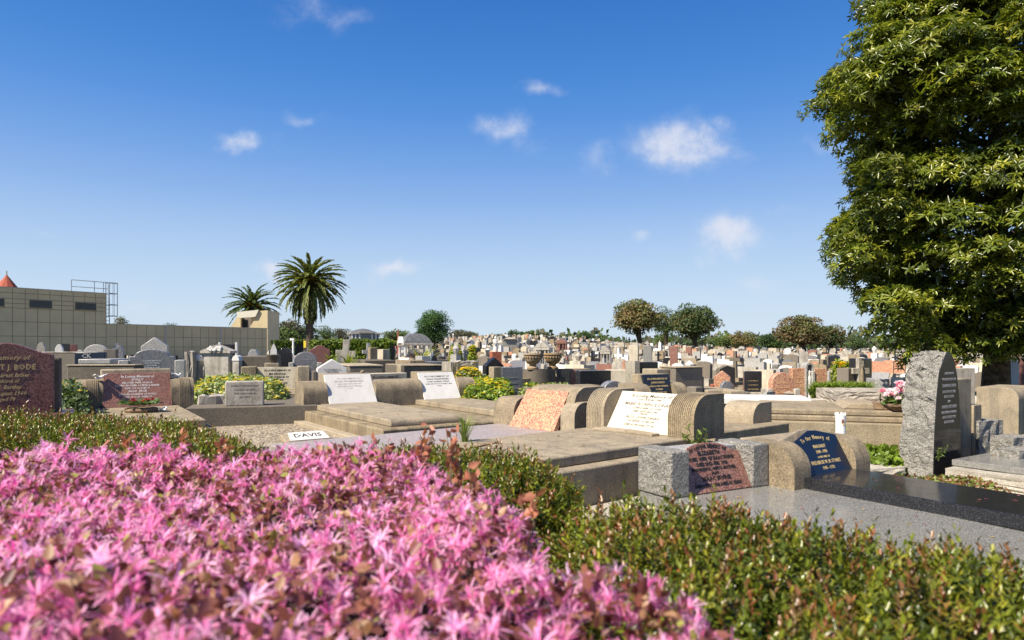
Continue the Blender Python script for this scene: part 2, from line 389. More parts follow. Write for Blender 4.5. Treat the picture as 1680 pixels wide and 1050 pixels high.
# ================================================================== HERO GRAVES
def wing_prof(d, h, r, y0=0.0, z0=0.0, n=8, back_r=0.0):
    """side profile (y,z): front at y0-d... rounded top front"""
    p = [(y0, z0), (y0 - d, z0), (y0 - d, z0 + h - r)]
    for i in range(1, n + 1):
        a = math.pi / 2 * i / n
        p.append((y0 - d + r - r * math.cos(a), z0 + h - r + r * math.sin(a)))
    if back_r:
        for i in range(0, n + 1):
            a = math.pi / 2 * i / n
            p.append((y0 - back_r + back_r * math.sin(a), z0 + h - back_r + back_r * math.cos(a)))
    else: p.append((y0, z0 + h))
    return p
def flutes(mb, x0, x1, prof, m, n, depth=0.004):
    """ribs that follow the front and top of a wing"""
    wd = (x1 - x0) / n
    for k in range(n):
        a = x0 + wd * (k + .18); b = a + wd * .62
        q = [(y - depth * 1.0, z) for y, z in prof[1:-1]]
        outer = [(y - depth, z + (depth if z > prof[2][1] + 1e-4 else 0)) for y, z in prof[1:-1]]
        mb.prism(outer + [(y + 0.01, z - 0.01) for y, z in prof[1:-1]][::-1], 'x', a, b, m)

def lines(mb, M, specs, m, ext=0.0015, shear=0.0, x0=0.0):
    for s_ in specs:
        body, v, size = s_[:3]; xs = s_[3] if len(s_) > 3 else 1.0; sh = s_[4] if len(s_) > 4 else shear
        mb.text(body, size, M @ T(x0, v, 0), m, ext=ext, shear=sh, xs=xs)
def arc_text(mb, M, body, size, R, cx, cy, m, ext=0.002, step=None, xs=0.8):
    step = step or size * 0.62 * xs
    n = len(body)
    for i, ch in enumerate(body):
        if ch == ' ': continue
        a = (i - (n - 1) / 2) * step / R
        mb.text(ch, size, M @ T(cx + R * math.sin(a), cy - R + R * math.cos(a), 0) @ Rz(-a), m, ext=ext, xs=xs)

def rock(mb, x0, x1, y0, y1, z0, z1, m, rg, amp=.012, n=5, front=True):
    # subdivided box with roughened sides
    idx = {}; vs = []; fs = []
    def vid(i, j, k):
        if (i, j, k) not in idx:
            x = x0 + (x1 - x0) * i / n; y = y0 + (y1 - y0) * j / n; z = z0 + (z1 - z0) * k / n
            e = sum((i in (0, n), j in (0, n), k in (0, n)))
            a = amp * (1.0 if e == 1 else .35)
            idx[(i, j, k)] = len(vs); vs.append((x + rg.uniform(-a, a), y + rg.uniform(-a, a), z + (rg.uniform(-a, a) if k else 0)))
        return idx[(i, j, k)]
    for a in range(n):
        for b in range(n):
            fs.append((vid(a, b, 0), vid(a, b + 1, 0), vid(a + 1, b + 1, 0), vid(a + 1, b, 0)))
            fs.append((vid(a, b, n), vid(a + 1, b, n), vid(a + 1, b + 1, n), vid(a, b + 1, n)))
            fs.append((vid(a, 0, b), vid(a + 1, 0, b), vid(a + 1, 0, b + 1), vid(a, 0, b + 1)))
            fs.append((vid(a, n, b), vid(a, n, b + 1), vid(a + 1, n, b + 1), vid(a + 1, n, b)))
            fs.append((vid(0, a, b), vid(0, a, b + 1), vid(0, a + 1, b + 1), vid(0, a + 1, b)))
            fs.append((vid(n, a, b), vid(n, a + 1, b), vid(n, a + 1, b + 1), vid(n, a, b + 1)))
    mb.add(vs, fs, m)
# ---- Mabel grave: cream marble plaque between fluted wings, broad slab -----------
g = thing('grave', 'double-stepped concrete grave with a bright cream plaque between fluted wings', 'grave', (1.06, 5.62, 0), -50)
mb = MB(); mb.box(-.56, .64, -2.5, .40, 0, .45, 'concrete'); mb.build('kerb', g, .012)
mb = MB(); mb.box(-.48, .53, -2.42, -.02, .45, .52, 'concrete'); mb.build('slab', g, .012)
for x0, x1, n in ((-.5, -.30, 9), (.36, .60, 12)):
    p = wing_prof(.40, .34, .19, .28, .45 + .06); mb = MB(); mb.prism(p, 'x', x0, x1, 'concrete'); flutes(mb, x0, x1 - .03, p, 'concrete', n); mb.build('wing', g, smooth=True)
mb = MB(); mb.prism([(.28, .45), (-.0, .45), (.08, .5), (.17, .80), (.28, .80)], 'x', -.30, .36, 'concrete'); mb.build('backing', g, .006)
M_, L_ = plane_M(0, -.09, .525, .12, .835)
mb = MB(); mb.face_ext([(-.298, 0), (.358, 0), (.358, L_), (-.298, L_)], M_, .03, 'marble_cream'); pl = mb.build('plaque', g, .003)
mb = MB()
lines(mb, M_, [("In Loving Memory of", .335, .046, 1.05, .25), ("OUR DEAR MOTHER", .300, .027, 1.0), ("MABEL FLORENCE DINAN", .255, .042, .98), ("LOVING WIFE OF  JOHN", .218, .028, 1, .3),
    ("DIED 18TH JAN 1946", .188, .028, 1, .3), ("THEIR REST", .165, .018, 1, .3), ("ALSO   JOHN DINAN", .131, .037, 1.0), ("HUSBAND OF ABOVE", .096, .028, 1), ("DIED 4.9.48 AGED 79 YRS.", .060, .028, 1.0, .2)], 'letter_grey', x0=.03)
mb.build('inscription', pl)

# pale kerb strip in front of it
g2 = thing('kerb_strip', 'pale concrete kerb strip at the foot of the large double-stepped slab wall', 'kerb', (1.06, 5.62, 0), -50)
mb = MB(); mb.box(.66, .95, -2.6, .1, 0, .215, 'kerb_white'); mb.build('kerb', g2, .01)

# loose flat stones on slab
for (x, y, a, wd, dp, lab) in ((-.30, -.26, 8, .34, .13, 'thin pale flat stone lying on the big slab, the nearer of two'), (-.02, -.2, -6, .3, .1, 'thin pale flat stone lying against the foot of the cream plaque')):
    M0 = T(1.06, 5.62, 0) @ Rz(math.radians(-50)) @ T(x, y, .52)
    o = MB().add([(0, 0, 0), (wd, .02, 0), (wd * 1.02, dp, 0), (.03, dp * 1.05, 0), (0, 0, .022), (wd, .02, .02), (wd * 1.02, dp, .022), (.03, dp * 1.05, .024)],
        [(3, 2, 1, 0), (4, 5, 6, 7), (0, 1, 5, 4), (1, 2, 6, 5), (2, 3, 7, 6), (3, 0, 4, 7)], 'concrete_pale').build('flat_stone', bevel=.004)
    o.matrix_world = M0 @ Rz(math.radians(a)); tag(o, lab, 'stone')
x_, y_ = GP(1114, 724, .46)
g = thing('flower_box', 'small square concrete flower box on the big slab beside the fluted wing', 'flower box', (x_, y_, .45), -50)
mb = MB(); mb.box(-.1, .1, -.08, .08, 0, .11, 'concrete'); mb.box(-.07, .07, -.05, .05, .09, .112, 'joint_dark'); mb.build('box', g, .006)
x_, y_ = GP(790, 737, .52)
o = MB().tube([(0, 0, 0), (.08, .01, .012), (.17, .03, .03), (.2, .05, .02)], [.01, .012, .009, .004], 'clay_pot').build('broken_branch'); o.location = (x_ - .08, y_, .532); tag(o, 'curled brown strip of bark lying on the edge of the big slab', 'bark strip')

# ---- pink granite grave --------------------------------------------------------------
g = thing('grave', 'concrete grave with a sloping pink speckled granite plaque and stepped rounded wings', 'grave', (.24, 6.6, 0), -50)
mb = MB(); mb.box(-.57, .57, -2.5, .42, 0, .34, 'concrete'); mb.build('kerb', g, .012)
mb = MB(); mb.box(-.5, .5, -2.42, -.05, .34, .44, 'granite_mauve_reflect'); mb.build('slab', g, .006)
for x0, x1, dd in ((-.57, -.25, .42), (.39, .57, .40)):
    mb = MB(); mb.prism(wing_prof(dd, .37, .13, .34, .34), 'x', x0, x1, 'concrete'); mb.build('wing', g, smooth=True)
mb = MB(); mb.prism(wing_prof(.40, .50, .16, .42, .34), 'x', -.17, .49, 'concrete'); mb.build('backing', g, smooth=True)
mb = MB(); mb.box(-.25, -.17, .06, .40, .34, .60, 'concrete'); mb.build('step', g, .006)
M_, L_ = plane_M(0, -.14, .44, .055, .80)
mb = MB(); mb.face_ext([(-.26, 0), (.38, 0), (.38, L_), (-.20, L_)], M_, .05, 'granite_pink'); pl = mb.build('plaque', g, .003)
mb = MB(); lines(mb, M_, [("In Loving Memory of", .35, .036), ("MY DEAR HUSBAND", .30, .028), ("OUR LOVED FATHER", .26, .03), ("PASSED AWAY", .22, .026), ("AGED 71 YEARS", .18, .026), ("AT REST", .14, .026)], 'letter_ochre', ext=.001, x0=.05)
mb.build('inscription', pl)

# ---- twin marble graves --------------------------------------------------------------
g = thing('grave', 'double concrete grave with two plain white marble plaques set in one curved headwall', 'grave', (-2.58, 8.54, 0), 34.5)
mb = MB(); mb.box(-.04, 2.47, -2.42, .34, 0, .43, 'concrete'); mb.build('kerb', g, .02)
for x0, x1 in ((.1, .93), (1.5, 2.28)):
    mb = MB()
    p = [(-.02, .43), (-.02, .50)] + [(-2.26 - .05 * math.sin(math.pi / 2 * i / 5), .45 + .05 * math.cos(math.pi / 2 * i / 5)) for i in range(6)] + [(-2.31, .43)]
    mb.prism(p, 'x', x0, x1, 'concrete'); mb.build('slab', g, .01)
for x0, x1 in ((-.04, .27), (.92, 1.61), (2.19, 2.47)):
    mb = MB(); mb.prism(wing_prof(.36, .35, .16, .32, .43), 'x', x0, x1, 'concrete'); mb.build('wing', g, smooth=True)
for i, (x0, x1) in enumerate(((.27, .92), (1.61, 2.19))):
    mb = MB(); mb.prism([(.34, .43), (-.04, .43), (.155, .875), (.34, .875)], 'x', x0, x1, 'concrete'); mb.build('backing', g, .008)
    M_, L_ = plane_M((x0 + x1) / 2, -.10, .5, .14, .865)
    hw = (x1 - x0) / 2 - .005
    mb = MB(); mb.face_ext([(-hw, 0), (hw, 0), (hw * .99, L_), (-hw * .99, L_)], M_, .03, 'marble_white'); pl = mb.build('plaque', g, .003)
    mb = MB()
    if i == 0: lines(mb, M_, [("IN LOVING MEMORY OF", .365, .028), ("EDGAR WILLIAM MANSELL", .325, .036, .9), ("WHO DIED 2ND JUNE 1937", .285, .026), ("ALSO HIS LOVING WIFE ELLA", .250, .026), ("AT REST", .22, .02)], 'letter_faded', ext=.0008)
    else: lines(mb, M_, [("IN LOVING MEMORY OF", .365, .036), ("CHARLES WILLIAM MANSELL", .322, .034, .85), ("LOVED HUSBAND OF ELLA", .280, .032, .9), ("PASSED AWAY 4TH OCT 1939 AGED 51 YEARS", .243, .024, .85), ("AT REST", .21, .02)], 'letter_grey', ext=.001, shear=.15)
    mb.build('inscription', pl)
mb = MB(); mb.ball((.84, .22, .885), .03, 'concrete', 8, (1.2, 1, .9)); mb.build('finial', g, smooth=True)
mb = MB(); mb.prism([(-2.42, .36), (-2.46, .34), (-2.50, .31), (-2.42, .44), (-2.36, .44)], 'x', 1.48, 1.80, 'concrete'); np_ = mb.build('name_block', g)
M_, L_ = plane_M(1.63, -2.515, .345, -2.43, .44)
mb = MB(); mb.face_ext([(-.14, 0), (.14, 0), (.13, L_), (-.13, L_)], M_, .02, 'marble_white'); nm = mb.build('nameplate', np_)
mb = MB(); lines(mb, M_, [("MANSELL", .06, .055, .95)], 'letter_faded', ext=.001); mb.build('inscription', nm)

# ---- gravel grave with DAVIS nameplate ------------------------------------------------
g = thing('grave', 'low pale gravel grave within cream kerbs, a white nameplate at its corner', 'grave', (-1.47, 6.95, 0), 35)
mb = MB(); mb.box(-2.3, 0, -.14, .04, 0, .31, 'concrete_pale'); mb.box(-.16, 0, .04, 2.1, 0, .31, 'concrete_pale'); mb.box(-2.3, -2.14, .04, 2.1, 0, .31, 'concrete_pale'); mb.build('kerb', g, .008)
mb = MB(); mb.box(-2.14, -.16, .04, 2.1, 0, .275, 'gravel'); mb.build('gravel', g)
mb = MB(); mb.prism([(-.10, .31), (.10, .31), (.10, .36), (.05, .385), (-.10, .33)], 'x', -.86, -.40, 'concrete_pale'); np_ = mb.build('name_block', g, .01)
M_, L_ = plane_M(-.62, -.095, .335, .055, .392)
mb = MB(); mb.face_ext([(-.19, 0), (.19, 0), (.17, L_), (-.17, L_)], M_, .01, 'marble_white'); nm = mb.build('nameplate', np_)
mb = MB(); lines(mb, M_, [("DAVIS", .085, .1, 1.0)], 'letter_dark', ext=.001); mb.build('inscription', nm)

# ---- grey tablet on dark kerb ----------------------------------------------------------
g = thing('grave', 'small weathered grey tablet standing on a long dark concrete kerb behind the gravel grave', 'grave', (-3.85, 8.05, 0), 17)
mb = MB(); mb.box(0, 1.55, 0, 1.6, 0, .50, 'concrete_dark'); mb.build('kerb', g, .012)
mb = MB(); mb.box(.42, .86, .12, .3, .5, .80, 'weathered_white'); st = mb.build('tablet', g, .012)
M_, L_ = plane_M(.64, .119, .5, .119, .8)
mb = MB(); lines(mb, M_, [("SACRED TO THE MEMORY OF", .25, .026, .9), ("A LOVING MOTHER", .20, .03, .9), ("WHO DIED AGED 62", .155, .026), ("AT REST", .11, .03)], 'letter_faded', ext=.0008); mb.build('inscription', st)

# ---- Dolly grave -------------------------------------------------------------------------
g = thing('grave', 'concrete grave with a sloping red granite plaque and a wreath on its slab', 'grave', (-5.07, 7.94, 0), 33)
mb = MB(); mb.box(.1, 1.15, -2.2, .3, 0, .42, 'concrete'); mb.build('kerb', g, .012)
mb = MB(); mb.box(.18, 1.07, -2.12, -.02, .42, .50, 'concrete'); mb.build('slab', g, .012)
for x0, x1 in ((0, .27), (.99, 1.25)):
    p = wing_prof(.34, .40, .15, .28, .43); mb = MB(); mb.prism(p, 'x', x0, x1, 'concrete'); mb.box(x0, x1, -.06, .28, 0, .43, 'concrete')
    flutes(mb, x0 + .09, x1 - .05, p, 'concrete', 7, .007); mb.build('wing', g, smooth=True)
mb = MB(); mb.prism([(.3, .43), (0, .43), (.10, .95), (.3, .95)], 'x', .25, 1.01, 'concrete'); mb.build('backing', g, .015)
M_, L_ = plane_M(.63, -.09, .50, .06, .905)
mb = MB(); mb.face_ext([(-.37, 0), (.37, 0), (.36, L_), (-.36, L_)], M_, .04, 'granite_red'); pl = mb.build('plaque', g, .004)
mb = MB(); lines(mb, M_, [("In Loving Memory of", .385, .042, 1, .2), ("DOLLY", .345, .04), ("BELOVED WIFE OF JACK", .305, .03), ("LOVING MOTHER OF BETH & FRANK", .27, .03, .95), ("DIED 19-3-62 AGED 60", .237, .027), ("ALSO  JACK", .20, .038), ("BELOVED HUSBAND OF DOLLY", .16, .028), ("DIED 10-11-67  AGED 77", .125, .028)], 'letter_white', ext=.001)
mb.build('inscription', pl)

# ---- red granite stone far left -----------------------------------------------------------
g = thing('headstone', 'tall red granite headstone with a curved top and gold script at the left edge', 'headstone', (X(10, 6.0), 6.0, 0), 31)
for i, (px, Y, wd, hg, lab) in enumerate(((338, 8.35, .30, .60, 'broken pale-edged grey rock left of the small weathered tablet'), (364, 8.5, .14, .575, 'smaller broken grey rock just left of the small weathered tablet'))):
    o = MB(); rock(o, 0, wd, 0, .3, 0, hg, 'weathered_white', random.Random(i), .03, 5); o = o.build('rock'); o.location = (X(px, Y) - wd / 2, Y + .15, 0); o.rotation_euler[2] = .5; tag(o, lab, 'rock')
def serp(w_, h, dip, n=14):
    p = [(-w_ / 2, 0), (w_ / 2, 0)]
    for i in range(n + 1):
        x = w_ / 2 - w_ * i / n; p.append((x, h - dip * (0.5 - 0.5 * math.cos(2 * math.pi * (x / w_)))))
    return p
mb = MB(); mb.prism(serp(.70, 1.25, .10), 'y', 0, .12, 'granite_red_dark'); st = mb.build('stone', g, .008)
mb = MB(); mb.box(-.40, .40, .125, .26, 0, 1.12, 'concrete_dark'); mb.build('backing', g, .02)
mb = MB(); mb.box(-.5, .5, -.1, .4, 0, .62, 'granite_red_dark'); mb.build('base', g, .01)
M_, L_ = plane_M(0, -.002, 0, -.002, 1)
mb = MB(); lines(mb, M_, [("In Memory of", 1.12, .06, 1, .3), ("ALBERT J. BODE", 1.035, .068, .9), ("our dearest father", .965, .05, .9, .3), ("husband of", .915, .045, .9, .3), ("A. J. Bartley", .86, .05, .9, .3), ("24 August 1960", .805, .05, .9, .3), ("aged 78", .755, .045, .9, .3)], 'letter_gold', ext=.001)
mb.build('inscription', st)

# ---- Irvine + Stuart on shared grey granite slab --------------------------------------------
g = thing('grave', 'grey granite grave with a dark red arched plaque between two square rock-faced granite blocks', 'grave', (.91, 3.98, 0), 29)
mb = MB(); mb.box(0, .98, -2.9, .26, .0, .33, 'granite_grey_polished'); mb.build('slab', g, .006)
rgr = random.Random(5)
mb = MB(); mb.box(-.01, .13, -.04, .26, .33, .6, 'granite_rough'); mb.build('side_block', g, .008)
mb = MB(); mb.box(.66, .80, -.04, .26, .33, .6, 'granite_rough'); mb.build('side_block', g, .008)
mb = MB(); mb.box(.13, .66, .10, .26, .33, .585, 'granite_grey'); mb.build('backing', g, .006)
M_, L_ = plane_M(.395, -.03, .335, .10, .60)
arch = [(-.263, 0), (.263, 0), (.263, L_ * .82), (.21, L_ * .85)] + [(.17 * math.cos(math.pi * i / 12) * 1.05, L_ * .87 + .055 * math.sin(math.pi * i / 12)) for i in range(1, 12)] + [(-.21, L_ * .85), (-.263, L_ * .82)]
mb = MB(); mb.face_ext(arch, M_, .035, 'granite_red'); pl = mb.build('plaque', g, .003)
mb = MB(); arc_text(mb, M_, "IN LOVING MEMORY OF", .034, .42, 0, .285, 'letter_dark', ext=.004)
lines(mb, M_, [("ELIZABETH", .243, .037), ("LOVED WIFE OF ISAAC IRVINE", .207, .033, .88), ("DIED 2ND FEB. 1942", .174, .031, .95), ("WONDERFUL WIFE & MOTHER", .142, .028, .95), ("ALSO", .114, .026), ("ISAAC IRVINE", .082, .037, 1.05), ("DIED 6 DEC. 1948 AGED 81 YEARS", .042, .030, .85)], 'letter_dark', ext=.004)
mb.build('inscription', pl)

g = thing('grave', 'concrete grave with a gold-lettered navy plaque and a polished black ledger', 'grave', (1.72, 4.2, 0), 33)
mb = MB(); mb.box(-.02, .86, -3.0, .45, 0, .322, 'granite_grey_polished'); mb.build('base', g, .006)
mb = MB(); mb.box(.1, .66, -2.8, -.0, .325, .40, 'granite_black'); mb.build('ledger', g, .004)
for x0, x1, d_ in ((0, .17, .0), (.67, .84, .0)):
    mb = MB(); mb.prism(wing_prof(.38, .28, .17, .36, .322), 'x', x0, x1, 'concrete'); mb.build('wing', g, smooth=True)
M2 = plane_M(0, .03, .33, .20, .66)[0]
hb = [(.03, 0), (.82, 0), (.82, .22), (.70, .30), (.43, .375), (.36, .375), (.03, .28)]
mb = MB(); mb.prism([(.44, .322), (.06, .322), (.20, .60), (.44, .60)], 'x', .06, .8, 'concrete')
mb.face_ext([(.06, .1), (.76, .1), (.74, .325), (.45, .375), (.36, .37), (.06, .30)], plane_M(0, .03, .33, .20, .66)[0], .16, 'concrete'); mb.build('backing', g, .01)
M_, L_ = plane_M(.42, -.02, .35, .145, .66, .004)
mb = MB(); mb.face_ext([(-.25, .0), (.245, .0), (.235, .30), (.03, .345), (-.05, .345), (-.235, .28)], M_, .02, 'plaque_navy'); pl = mb.build('plaque', g, .003)
mb = MB(); arc_text(mb, M_, "To Our Memory of", .040, .55, -.01, .296, 'letter_gold', ext=.001, step=.020)
lines(mb, M_, [("MARGARET", .232, .031, .85), ("1904 - 1981", .195, .032, .8), ("LOVED WIFE OF", .160, .02, .9), ("FREDERICK W. M. STUART", .125, .034, .80), ("1905 - 1993", .086, .03, .9), ("TOGETHER   FOREVER", .042, .019, .95)], 'letter_gold', ext=.001)
mb.build('inscription', pl)
# white candle vase
x_, y_ = 1.72 + .60 * math.cos(math.radians(33)) - .20 * math.sin(math.radians(33)), 4.2 + .60 * math.sin(math.radians(33)) + .20 * math.cos(math.radians(33))
x_, y_ = X(1379, 4.86), 4.86
g = thing('candle_holder', 'white plastic grave candle standing on the concrete wing of the navy plaque', 'candle', (x_, y_, .56))
mb = MB(); mb.lathe([(.036, 0), (.034, .06), (.034, .12), (.036, .17)], 'white_plastic', n=14)
for k in range(7):
    a = 2 * math.pi * k / 7; mb.box(.03 * math.cos(a) - .006, .03 * math.cos(a) + .006, .03 * math.sin(a) - .006, .03 * math.sin(a) + .006, .165, .185, 'white_plastic')
mb.build('holder', g, smooth=True)
mb = MB(); mb.ball((0, -.034, .125), .014, 'granite_red', 8, (.8, .25, 1.2)); mb.ball((.006, -.035, .105), .01, 'letter_gold', 6, (.8, .25, 1)); mb.build('emblem', g)

# ---- obelisk-shaped rock-faced headstone ---------------------------------------------------
g = thing('headstone', 'tall rough-hewn grey granite headstone with a dark polished face', 'headstone', (3.82, 6.2, 0), 33)
prof = [(0, .0), (.03, .45), (.06, .72), (.11, .98), (.18, 1.08), (.25, 1.17), (.32, 1.16), (.40, 1.09), (.45, .95), (.49, .75), (.52, .45), (.55, .0)]
rg = random.Random(11); nl = 7; D_ = .30; vs = []; fs = []
# dense outline
out = []
for i in range(len(prof)):
    a = prof[i]; b = prof[(i + 1) % len(prof)]; k = 5
    for j in range(k): out.append((a[0] + (b[0] - a[0]) * j / k, a[1] + (b[1] - a[1]) * j / k))
n = len(out)
for l in range(nl + 1):
    t = l / nl; y = D_ * t
    for (x, z) in out:
        a = 0 if l == 0 else .022
        sh = (1 - .16 * max(0, t - .55) / .45)
        xx = .27 + (x - .27) * sh + rg.uniform(-a, a); zz = .12 + (z - .12) * (1 - .05 * max(0, t - .6)) + rg.uniform(-a, a) * (z > .15)
        vs.append((xx, y + (rg.uniform(-a, a) if l else 0), zz))
for l in range(nl):
    for i in range(n): fs.append((l * n + i, (l + 1) * n + i, (l + 1) * n + (i + 1) % n, l * n + (i + 1) % n))
mb = MB(); mb.add(vs, fs, 'granite_rough'); mb.add(vs[-n:], [tuple(range(n))[::-1]], 'granite_rough'); mb.build('rough_stone', g)
mb = MB(); mb.prism([(.27 + (x - .27) * .985, z) for x, z in prof], 'y', -.006, .01, 'granite_black'); fc = mb.build('polished_face', g)
M_, L_ = plane_M(.29, -.008, 0, -.008, 1)
mb = MB(); lines(mb, M_, [("IN MEMORY OF", .97, .03, .8), ("OUR BELOVED MOTHER", .915, .032, .75), ("SARAH REITMAN", .855, .042, .8), ("DIED 18TH OCT 1927", .80, .034, .75), ("AGED 53 YEARS", .755, .034, .75), ("AND", .71, .03, .8), ("ROBERT REITMAN", .66, .042, .8), ("LATE HUSBAND OF ABOVE", .61, .032, .72), ("DIED 12TH JULY 1941", .565, .034, .75), ("AGED 68 YEARS", .52, .034, .75)], 'letter_silver', ext=.0008)
mb.build('inscription', fc)
# its ledger
g = thing('ledger', 'polished grey granite ledger on a rough white kerb in front of the rough-hewn headstone', 'grave slab', (3.90, 6.12, 0), 33)
mb = MB(); rock(mb, -.14, 1.1, -2.3, -.05, 0, .15, 'kerb_white', rg, .008, 9); mb.build('kerb', g)
mb = MB(); mb.box(.02, .95, -2.1, -.03, .155, .21, 'granite_grey_polished'); mb.build('slab', g, .004)
# stepped dark concrete headstone
g = thing('headstone', 'stepped dark concrete headstone close behind the rough-hewn granite headstone', 'headstone', (4.45, 6.78, 0), 33)
mb = MB(); mb.box(-.35, .24, 0, .16, .0, .90, 'concrete'); mb.box(.24, .42, -.02, .18, 0, .63, 'concrete'); mb.build('stone', g, .01)
mb = MB(); mb.box(-.45, .5, .1, .4, 0, .2, 'concrete'); mb.build('base', g, .01)

# ---- big rounded concrete tomb -------------------------------------------------------------
x_, y_ = GP(1240, 760, .0)
g = thing('grave', 'broad warm-toned concrete tomb with a rounded lower tier and a flat upper slab', 'grave', (2.52, 7.25, 0), -17)
mb = MB(); r = .14; p = [(.0, 0)] + [(r - r * math.cos(math.pi / 2 * i / 8), .44 - r + r * math.sin(math.pi / 2 * i / 8)) for i in range(9)] + [(1.9, .44), (1.9, 0)]
mb.prism(p, 'y', 0, 1.5, 'concrete_pale'); mb.build('lower_tier', g, .01)
mb = MB(); mb.box(.12, 1.9, .08, 1.4, .44, .50, 'concrete'); mb.box(.16, 1.9, .12, 1.36, .50, .56, 'concrete'); mb.build('slab', g, .015)
mb = MB(); mb.prism([(.95, .56), (1.02, .62), (1.30, .62), (1.37, .56)], 'y', .3, 1.0, 'concrete_pale'); mb.build('step', g, .01)
# flower pot with bouquet
x_, y_ = X(1475, 7.0), 7.0
g = thing('flower_planter', 'square concrete planter full of pink and white artificial flowers beside the rough-hewn headstone', 'planter', (x_, y_, .50), -17)
mb = MB(); mb.lathe([(.07, .0), (.06, .05), (.09, .075), (.15, .11), (.15, .135)], 'clay_pot', n=4, a0=math.pi / 4); mb.build('pot', g, .004)
L = Leaves(); rs = np.random.RandomState(3)
for k in range(24):
    c = np.array([rs.uniform(-.15, .15), rs.uniform(-.1, .1), .18 + rs.uniform(0, .17)]); m_ = 26
    D = rvec(rs, m_); D[:, 2] = np.abs(D[:, 2]); colr = [(.85, .80, .75), (.80, .35, .42), (.85, .55, .58), (.88, .85, .8)][k % 4]
    L.add('leaf', np.repeat(c[None], m_, 0), D, rvec(rs, m_), .038, .030, np.array(colr) * np.ones((m_, 1)))
L.build('flowers', 'petal', g)
L = Leaves(); m_ = 90; D = rvec(rs, m_); D[:, 2] = np.abs(D[:, 2]) * .6; L.add('leaf', rs.uniform(-1, 1, (m_, 3)) * [.09, .07, .03] + [0, 0, .15], D, rvec(rs, m_), .1, .028, pick(rs, m_, [(.08, .14, .03), (.14, .2, .05)])); L.build('leaves', 'leaf', g)
o = MB().box(-.1, .1, -.07, .07, 0, .075, 'clay_pot').build('flower_box', bevel=.006); o.location = (X(1450, 7.15), 7.15, .565); o.rotation_euler[2] = math.radians(-17)
tag(o, 'low brown flower box left of the planter of pink and white flowers', 'flower box')

# ---- right edge stones ------------------------------------------------------------------------
g = thing('headstone', 'thick round-shouldered concrete headstone at the right edge before the leafy tree', 'headstone', (X(1668, 7.9), 7.9, 0), 40)
mb = MB(); mb.prism(wing_prof(.42, .54, .13, .40, .20), 'x', 0, .9, 'concrete'); mb.box(-.02, .92, -.05, .45, 0, .2, 'concrete'); mb.build('stone', g, .006)
for (px0, px1, yt, yb, YY, hgt, lab) in ((1606, 1664, 692, 745, 6.9, .32, 'large rock-faced grey granite block right of the stepped concrete headstone'),
                                   (1662, 1722, 719, 752, 6.35, .2, 'lower rock-faced pale granite block at the right edge below the larger block'),
                                   (1672, 1720, 740, 756, 6.1, .07, 'flat pale granite block lying at the right edge beside the grey ledger')):
    x0 = X(px0, YY); x1 = X(px1, YY); zt = Z(yt, YY); g = MB(); rock(g, 0, (x1 - x0) * 1.15, 0, .2, 0, zt, 'granite_rough', rg, .014, 6)
    o = g.build('granite_block'); o.location = (x0, YY, 0); o.rotation_euler[2] = math.radians(26); tag(o, lab, 'stone block', 'rock-faced granite blocks at the right edge')
g = MB(); rock(g, 0, .42, 0, .2, 0, .12, 'kerb_white', rg, .018, 6); o = g.build('kerb_stone'); o.location = (X(1424, 6.1), 6.15, 0); o.rotation_euler[2] = math.radians(12)
tag(o, 'rough pale kerb stone in the grass left of the rough-hewn headstone', 'kerb stone')
o = MB().ball((0, 0, .05), .075, 'terracotta_urn', 8, (1, .7, .9), .25, rg).build('sandstone_rock', smooth=True); o.location = (X(1628, 6.3), 6.3, .1); tag(o, 'small orange sandstone rock beside the pale granite blocks', 'rock')
# gravel and grass patch
def patch(name, poly, z, m):
    mb = MB(); mb.prism(poly, 'z', -.05, z, m); o = mb.build(name); return tag(o, kind='structure')
patch('gravel_path', [(2.35, 5.6), (2.6, 4.6), (4.4, 3.0), (7, 3.0), (7, 5.0), (4.6, 4.6), (3.6, 5.75)], .06, 'gravel_pale')

# ================================================================== SMALL THINGS ON THE DOLLY SLAB
g = thing('wreath', 'round wreath of green leaves and red flowers below the red granite plaque', 'wreath', (X(232, 7.55), 7.55, .505))
mb = MB(); mb.lathe([(.16, 0), (.17, .02), (.16, .04), (.10, .045)], 'clay_pot', n=20); mb.build('tray', g, smooth=True)
L = Leaves(); rs = np.random.RandomState(8); m_ = 170; a = rs.uniform(0, 6.28, m_); r = rs.uniform(.04, .16, m_)
P = np.stack([r * np.cos(a), r * np.sin(a), .04 + .05 * np.sin(r * 12)], 1); D = np.stack([np.cos(a), np.sin(a), rs.uniform(.1, 1, m_)], 1)
L.add('leaf', P, D, np.array([[0, 0, 1.]]) + rs.normal(size=(m_, 3)) * .4, .08, .045, pick(rs, m_, [(.06, .11, .04), (.16, .22, .10), (.10, .16, .07)])); L.build('leaves', 'leaf', g)
L = Leaves()
for k in range(14):
    aa = rs.uniform(0, 6.28); c = np.array([.12 * math.cos(aa), .11 * math.sin(aa), .10 + rs.uniform(0, .03)]); m_ = 16; D = rvec(rs, m_); D[:, 2] = abs(D[:, 2])
    L.add('leaf', np.repeat(c[None], m_, 0), D, rvec(rs, m_), .025, .02, np.array([(.45, .05, .06), (.55, .12, .04), (.5, .15, .18)][k % 3]) * np.ones((m_, 1)))
L.build('flowers', 'petal', g)
